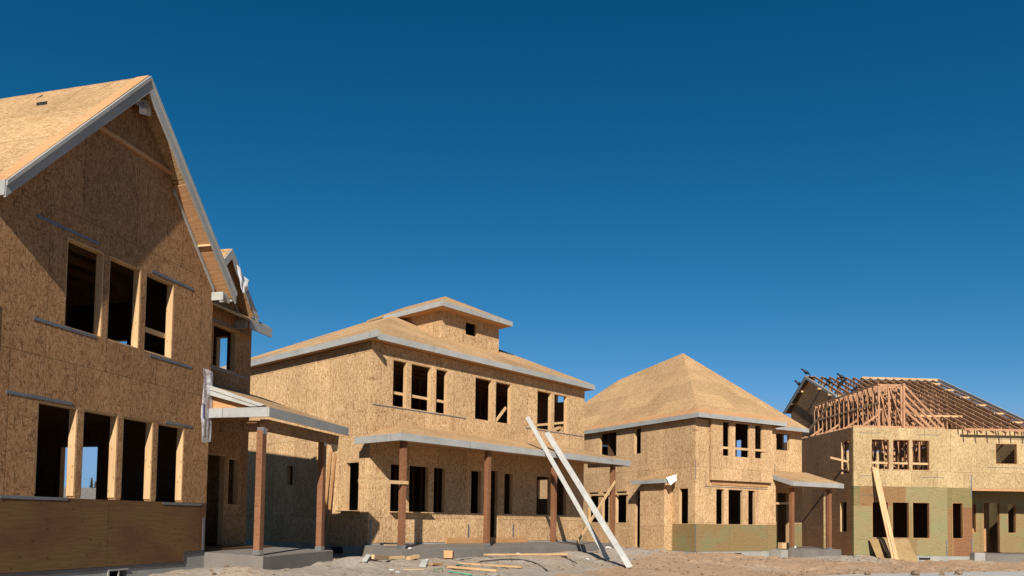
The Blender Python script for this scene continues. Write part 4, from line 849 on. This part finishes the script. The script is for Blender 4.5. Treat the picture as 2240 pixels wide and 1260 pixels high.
for i, (u, v, r, lb) in enumerate(((4.3, -1.95, .09, 'white paper scrap at the slab edge behind the reddish board'), (6.4, -3.1, .07, 'white paper scrap left of the leaning white boards'), (-2.3, -3.9, .06, 'small white paper scrap near the short flat chip'), (-2.4, -4.25, .05, 'tiny white paper scrap next to the small one near the flat chip'), (-.05, -2.6, .04, 'white crumb of paper below the short offcut'), (9.3, -1.9, .12, 'white scrap at the right end of the porch slab'))):
    p = H2.world(u, v, 0); crumple('paper_scrap', grd(p, .03), r, 'paper', lb, 'paper', PG, i + 1, .4)
p = H2.world(-.05, -1.72, -.83); crumple('paper_scrap', H2.world(.1, -1.74, -.83), .06, 'paper', 'small white scrap at the foot of the first porch post', 'paper', PG, 31, .5)
crumple('bag', H3.world(5.75, -.35, -1.1), .20, 'paper', 'crumpled pale bag on the slab of the hip roof house porch', 'bag', None, 14, .5)
mb = MB(); mb.box((-.2, -.14, 0), (.2, .14, .26)); bx_ = mb.build('cardboard_box', 'lumber', bevel=.01); bx_.location = H3.world(5.42, -.15, -1.17); bx_.rotation_euler = (0, 0, .4); tag(bx_, 'small tan box on the slab of the hip roof house porch', 'box')
def tube(name, pts, r, m_, lb, cat, grp=None, k=6):
    cu = bpy.data.curves.new(name, 'CURVE'); cu.dimensions = '3D'; cu.bevel_depth = r; cu.bevel_resolution = 1
    sp = cu.splines.new('NURBS'); sp.points.add(len(pts) - 1); sp.use_endpoint_u = True; sp.order_u = 3
    for q, p in zip(sp.points, pts): q.co = (*p, 1)
    ob = bpy.data.objects.new(name, cu); COL.objects.link(ob); dg_ = bpy.context.evaluated_depsgraph_get(); dg_.update()
    me_ = bpy.data.meshes.new_from_object(ob.evaluated_get(dg_)); bpy.data.objects.remove(ob); me_.materials.clear(); me_.materials.append(M[m_])
    o = bpy.data.objects.new(name, me_); COL.objects.link(o); return tag(o, lb, cat, grp)
def gpath(uv, dz): return [grd(H2.world(u, v, 0), dz) for u, v in uv]
tube('cable', gpath([(1.84, -2.66), (2.37, -2.65), (2.94, -2.93), (3.1, -3.4), (2.92, -3.93), (2.2, -4.6), (1.4, -5.5)], .03), .015, 'cable', 'long black cable crossing the dirt below the longest thin board', 'cable')
tube('cable', gpath([(3.76, -2.1), (4.5, -1.9), (5.2, -1.9), (5.68, -2.07), (5.83, -2.48)], .03), .013, 'cable', 'black cable behind the longest thin board', 'cable')
tube('cable', gpath([(5.2, -3.0), (4.75, -3.4), (4.63, -3.74), (3.9, -4.55)], .03), .013, 'cable', 'short black cable right of the longest thin board', 'cable')
tube('strapping', gpath([(-1.5, -4.95), (-1.55, -5.3), (-1.5, -5.7)], .03), .018, 'green', 'straight green strapping piece near the nearest pale board', 'strapping')
tube('strapping', gpath([(-1.7, -4.85), (-1.56, -4.46), (-1.14, -4.16), (-1.12, -4.35), (-1.5, -4.75)], .03), .008, 'green', 'loop of green strapping in the middle of the dirt', 'strapping')
tube('strapping', gpath([(-.32, -4.0), (-.12, -3.85), (.05, -3.8)], .03), .018, 'green', 'short green strapping curl beside the thin pale board', 'strapping')
# rocks on the kerb side
RG = 'brown rocks by the sidewalk'
for i, (x, y, r, lb) in enumerate(((10.85, 23.15, .09, 'small brown rock on the sidewalk, leftmost'), (12.35, 23.25, .13, 'largest brown rock on the sidewalk'), (13.3, 23.5, .08, 'small brown rock on the sidewalk right of the largest'), (14.05, 23.9, .12, 'wide brown rock on the sidewalk, rightmost'))):
    crumple('rock', (x, y, ZO - 1.52 + r * .4), r, 'rock', lb, 'rock', RG, 40 + i, .75)
# loose stones: nobody could count them
random.seed(3); mb = MB()
ico = [Vector(p).normalized() for p in ((0, 0, 1), (.9, 0, .4), (.28, .85, .4), (-.72, .53, .4), (-.72, -.53, .4), (.28, -.85, .4), (.72, .53, -.4), (-.28, .85, -.4), (-.9, 0, -.4), (-.28, -.85, -.4), (.72, -.53, -.4), (0, 0, -1))]
icf = [(0, 1, 2), (0, 2, 3), (0, 3, 4), (0, 4, 5), (0, 5, 1), (1, 6, 2), (2, 7, 3), (3, 8, 4), (4, 9, 5), (5, 10, 1), (6, 7, 2), (7, 8, 3), (8, 9, 4), (9, 10, 5), (10, 6, 1), (11, 7, 6), (11, 8, 7), (11, 9, 8), (11, 10, 9), (11, 6, 10)]
sv_, sf_ = [], []
cnt = 0
while cnt < 4200:
    x = random.uniform(-6.2, 19); y = random.uniform(13.5, 35.5)
    front = (y < 15 + (x + 6) * 1.1 + 6) and x > -5.2 + (y - 15) * .0
    if noise.noise((x * .5, y * .5, 1)) < random.uniform(-.5, .5): continue
    r = .012 + .05 * random.random() ** 5; c = Vector((x, y, gz(x, y) + r * .3)); i0 = len(sv_)
    for p in ico: sv_.append(c + Vector((p.x * r * random.uniform(.7, 1.3), p.y * r * random.uniform(.7, 1.3), p.z * r * random.uniform(.5, .9))))
    sf_ += [tuple(i0 + k for k in f) for f in icf]; cnt += 1
me = bpy.data.meshes.new('loose_stones'); me.from_pydata([tuple(p) for p in sv_], [], sf_); me.materials.append(M['rock'])
o = bpy.data.objects.new('loose_stones', me); COL.objects.link(o); tag(o, 'small stones and clods scattered over the bare dirt', 'stones', None, 'stuff')

# crows on the truss house roof
def crow_mesh():
    mb_v, mb_f = [], []
    path = [((-.25, 0, -.02), .012, .035), ((-.19, 0, .045), .022, .045), ((-.13, 0, .125), .045, .06), ((-.04, 0, .16), .07, .075), ((.05, 0, .195), .068, .07), ((.10, 0, .255), .045, .045), ((.13, 0, .305), .042, .042), ((.165, 0, .325), .038, .036), ((.20, 0, .32), .018, .016), ((.25, 0, .305), .004, .004)]
    n_ = 10
    for (c, rz, ry) in path:
        for k in range(n_):
            t = 2 * math.pi * k / n_; mb_v.append((c[0], c[1] + 1.25 * ry * math.cos(t), c[2] + 1.35 * rz * math.sin(t)))
    for i in range(len(path) - 1):
        for k in range(n_): mb_f.append((i * n_ + k, i * n_ + (k + 1) % n_, (i + 1) * n_ + (k + 1) % n_, (i + 1) * n_ + k))
    mb_f.append(tuple(range(n_))[::-1]); mb_f.append(tuple((len(path) - 1) * n_ + k for k in range(n_)))
    for sy in (-1, 1):
        i0 = len(mb_v)
        for (x, z, r) in ((-.02, .11, .012), (.0, .0, .006)):
            for k in range(4): t = math.pi / 2 * k; mb_v.append((x + r * math.cos(t), sy * .03 + r * math.sin(t), z))
        for k in range(4): mb_f.append((i0 + k, i0 + (k + 1) % 4, i0 + 4 + (k + 1) % 4, i0 + 4 + k))
        i0 = len(mb_v); mb_v.extend([(.06, sy * .03, .002), (-.03, sy * .03 + .012, .002), (-.03, sy * .03 - .012, .002)]); mb_f.append((i0, i0 + 1, i0 + 2))
    me_ = bpy.data.meshes.new('crow'); me_.from_pydata(mb_v, [], mb_f); me_.materials.append(M['crow'])
    for p in me_.polygons: p.use_smooth = True
    return me_
cm = crow_mesh()
for (u, v, z, yaw, lb) in ((1.24, 7.2, 8.0, 2.9, 'crow on the gable peak, leftmost but one of the black birds'), (1.24, 8.05, 7.52, 3.0, 'crow low on the left rake of the gable, leftmost black bird'), (1.72, 5.55, 7.21, 2.6, 'crow on a truss chord right of the gable peak'), (2.28, 5.35, 7.12, .6, 'crow beside another crow in the middle of the open trusses'), (2.84, 6.45, 7.66, 2.8, 'crow highest on the open trusses, rightmost black bird'), (2.28, 4.1, 6.53, .5, 'crow lowest on the open trusses behind the flat truss tops')):
    o = bpy.data.objects.new('crow', cm); COL.objects.link(o); o.location = H4.world(u, v, z + .02); o.rotation_euler = (0, 0, yaw); o.scale = (1.15,) * 3
    tag(o, lb, 'bird', 'crows perched on the open roof')

# far things seen through the gable house windows
r = bpy.data.objects.new('distant_house', None); COL.objects.link(r); r.location = (-62, 112, -.5); tag(r, 'distant white house with brown roof seen through the gable house window', 'house')
mb = MB(); mb.box((-12, 0, 0), (8, 9, 3.2)); mb.build('wall', 'farwall', r)
mb = MB(); mb.prism([(-12.5, -.6, 3.2), (8.5, -.6, 3.2), (8.5, 4.5, 5.9), (-12.5, 4.5, 5.9)], (0, 0, .15)); mb.prism([(-12.5, 9.6, 3.2), (8.5, 9.6, 3.2), (8.5, 4.5, 5.9), (-12.5, 4.5, 5.9)], (0, 0, .15)); mb.build('roof', 'farroof', r)
def conifer(x, y, hgt, lb, seed):
    rr = bpy.data.objects.new('conifer', None); COL.objects.link(rr); rr.location = (x, y, .3); tag(rr, lb, 'tree', 'distant conifers')
    rn = random.Random(seed); mb = MB(); mb.prism([(.18 * math.cos(t), .18 * math.sin(t), 0) for t in [k * math.pi / 3 for k in range(6)]], (0, 0, hgt * .96)); mb.build('trunk', 'bark', rr)
    mb = MB()
    for k in range(520):
        t = rn.random() ** .8; z = hgt * (.12 + .88 * t); R = (1 - t) * hgt * .2 * rn.uniform(.35, 1.1) + .1; a = rn.uniform(0, 6.28)
        p = Vector((math.cos(a) * R * .25, math.sin(a) * R * .25, z)); e = Vector((math.cos(a) * R, math.sin(a) * R, z - R * .35)); sd_ = Vector((-math.sin(a), math.cos(a), 0)) * (.14 + R * .16)
        mb.face([p, (p + e) / 2 + sd_, e, (p + e) / 2 - sd_])
    mb.build('crown', 'needle', rr)
conifer(-77.6, 140, 7.9, 'taller left one of two distant conifers seen through the gable house window', 1)
conifer(-76.3, 139, 7.3, 'shorter right one of two distant conifers seen through the gable house window', 2)
